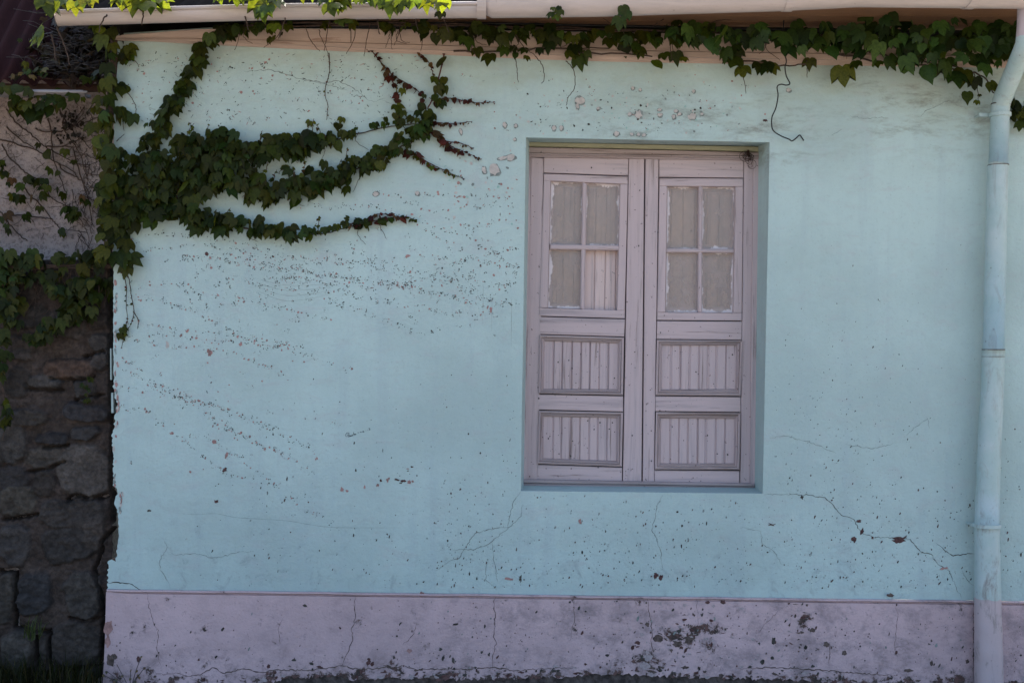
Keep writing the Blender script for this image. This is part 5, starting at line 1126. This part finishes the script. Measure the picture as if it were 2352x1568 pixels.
fo, st = Foliage(), MB(); band(fo, [(25, 175, 8), (60, 165, 12), (95, 170, 14), (120, 180, 8)], 13, 0.05, (-0.02, -0.06), GREEN + OCHRE, 1.0); band(fo, [(30, 92, 6), (55, 95, 8), (80, 100, 8)], 15, 0.045, (0.12, 0.16), GREEN, 1.0); band(fo, [(200, 185, 10), (225, 190, 12)], 14, 0.06, (-0.02, -0.06), GREEN, 1.0)
stem(st, [(20, 178), (60, 170), (125, 182), (230, 188)], 0.003, 0.002, 0.0); st.build('stem', SM, t, True); fo.build(t)

# ------------------------------------------------------------------ cables
def wire(name, label, cat, pts, r, mat, Y, n=8):
    mb = MB(); ln = smooth_line(pts, n); k = len(ln); ys = Y if hasattr(Y, '__len__') else (Y, Y)
    mb.tube([P(p[0], p[1], ys[0] + (ys[1] - ys[0]) * j / k) for j, p in enumerate(ln)], r, 7)
    return tag(mb.build(name, mat, None, True, org=P(*pts[0], ys[0])), label, cat)
wire('cable', 'bent black cable end dangling down the wall right of the window', 'cable', [(1801, 34), (1799, 80), (1800, 115), (1806, 140), (1803, 155), (1806, 175), (1814, 192), (1806, 196), (1794, 194), (1785, 200), (1787, 220), (1782, 248), (1773, 270), (1773, 292), (1779, 303), (1795, 313), (1812, 320), (1819, 324), (1828, 318), (1836, 311), (1840, 314), (1846, 323)], 0.0031, M['wire'], (-0.12, -0.012))
wire('cable', 'upper dark cable strung along the eave behind the ivy', 'cable', [(560, 52), (800, 54), (1100, 54), (1400, 60), (1700, 66), (2000, 74), (2330, 80), (2900, 96)], 0.006, M['wire'], -0.07)
wire('cable', 'lower thin dark cable strung along the eave behind the ivy', 'cable', [(560, 58), (800, 62), (1100, 62), (1400, 69), (1700, 76), (2000, 84), (2330, 92), (2900, 108)], 0.004, M['wire'], -0.075)
mb = MB(); c0 = (1718, 358)
mb.tube([P(*p, YW - 0.02) for p in ((1719, 345), (1718, 352), (1721, 360))], 0.006, 6)
for k in range(9):
    cx, cy = 1716 + random.uniform(-9, 11), 362 + random.uniform(-4, 16); rx, ry = random.uniform(5, 13), random.uniform(5, 13); a0 = random.random() * 6
    mb.tube([P(1719, 350, YW - 0.022)] + [P(cx + rx * math.cos(a0 + a), cy + ry * math.sin(a0 + a), YW - 0.025 - 0.015 * random.random()) for a in np.linspace(0, random.uniform(3.5, 7.5), 18)], 0.0011, 5)
tag(mb.build('wire', M['rust'], None, True, org=P(1719, 350, YW - 0.02)), 'tangle of thin rusty wire nailed to the window header', 'wire')

# ------------------------------------------------------------------ grass and weeds at the foot
fo = Foliage(); gm = fo.mb
def blade(mb, cols, p, h, col, lean=0.5):
    a = random.uniform(0, 6.28); d = Vector((math.cos(a), math.sin(a), 0)); s_ = Vector((-d.y, d.x, 0)) * random.uniform(0.0015, 0.004); l = random.uniform(0.1, lean) * h
    i = [mb.vert(p - s_), mb.vert(p + s_), mb.vert(p + d * l * .35 + Vector((0, 0, h * .6)) + s_ * .8), mb.vert(p + d * l * .35 + Vector((0, 0, h * .6)) - s_ * .8), mb.vert(p + d * l + Vector((0, 0, h)))]
    mb.face((i[0], i[1], i[2], i[3])); mb.face((i[3], i[2], i[4])); k = random.uniform(.6, 1.4); cols += [(col[0] * k, col[1] * k, col[2] * k, 1)] * 5
xa = P(232, 1560, -0.02).x
for k in range(5200):
    x = random.uniform(-4.2, xa); dens = random.random()
    y = 0.03 - abs(random.gauss(0, 0.28)); blade(gm, fo.cols, Vector((x, y, -0.005)), random.uniform(0.03, 0.13) * (1.3 if y > -0.2 else 0.8), random.choice(((0.016, 0.021, 0.008), (0.02, 0.024, 0.008), (0.04, 0.035, 0.018), (0.013, 0.019, 0.007))), 0.8)
for k in range(1500):
    blade(gm, fo.cols, Vector((random.uniform(xa, 4), -0.25 - abs(random.gauss(0, 0.4)), -0.005)), random.uniform(0.02, 0.07), (0.05, 0.055, 0.02), 0.9)
go2 = gm.build('grass', M['grass'], cols=fo.cols); go2['kind'] = 'stuff'; tag(go2, 'rough dark grass at the foot of the stone wall', 'grass')
for (x, y, lab, n_, hh_) in ((300, 1586, 'dry weed against the left corner of the pink plinth', 7, 0.2), (85, 1462, 'tuft of grass sprouting from a joint in the rubble wall', 22, 0.13)):
    t = thing('weed', lab, 'weed', P(x, y, -0.03 if x > 200 else 0.03)); mb = MB(); fo = Foliage(); p0 = Vector(t.location)
    for k in range(n_):
        a = random.uniform(-1.2, 1.2); l = hh_ * random.uniform(.4, 1)
        if x > 200:
            q = p0 + Vector((math.sin(a) * l, -0.01, math.cos(a) * l)); mb.tube([p0, p0.lerp(q, .5) + Vector((0, -.01, .01)), q], 0.0018, 4)
            fo.leaf(q, 0.013, (0.09, 0.08, 0.06), simple=True); fo.leaf(p0.lerp(q, .6), 0.012, (0.08, 0.075, 0.055), simple=True)
        else: blade(fo.mb, fo.cols, p0 + Vector((random.uniform(-.06, .03), -.01, random.uniform(-.02, .01))), l, (0.05, 0.07, 0.03), 1.2)
    if mb.v: mb.build('stem', M['twig'], t, True)
    fo.build(t, 'foliage', M['grass'])
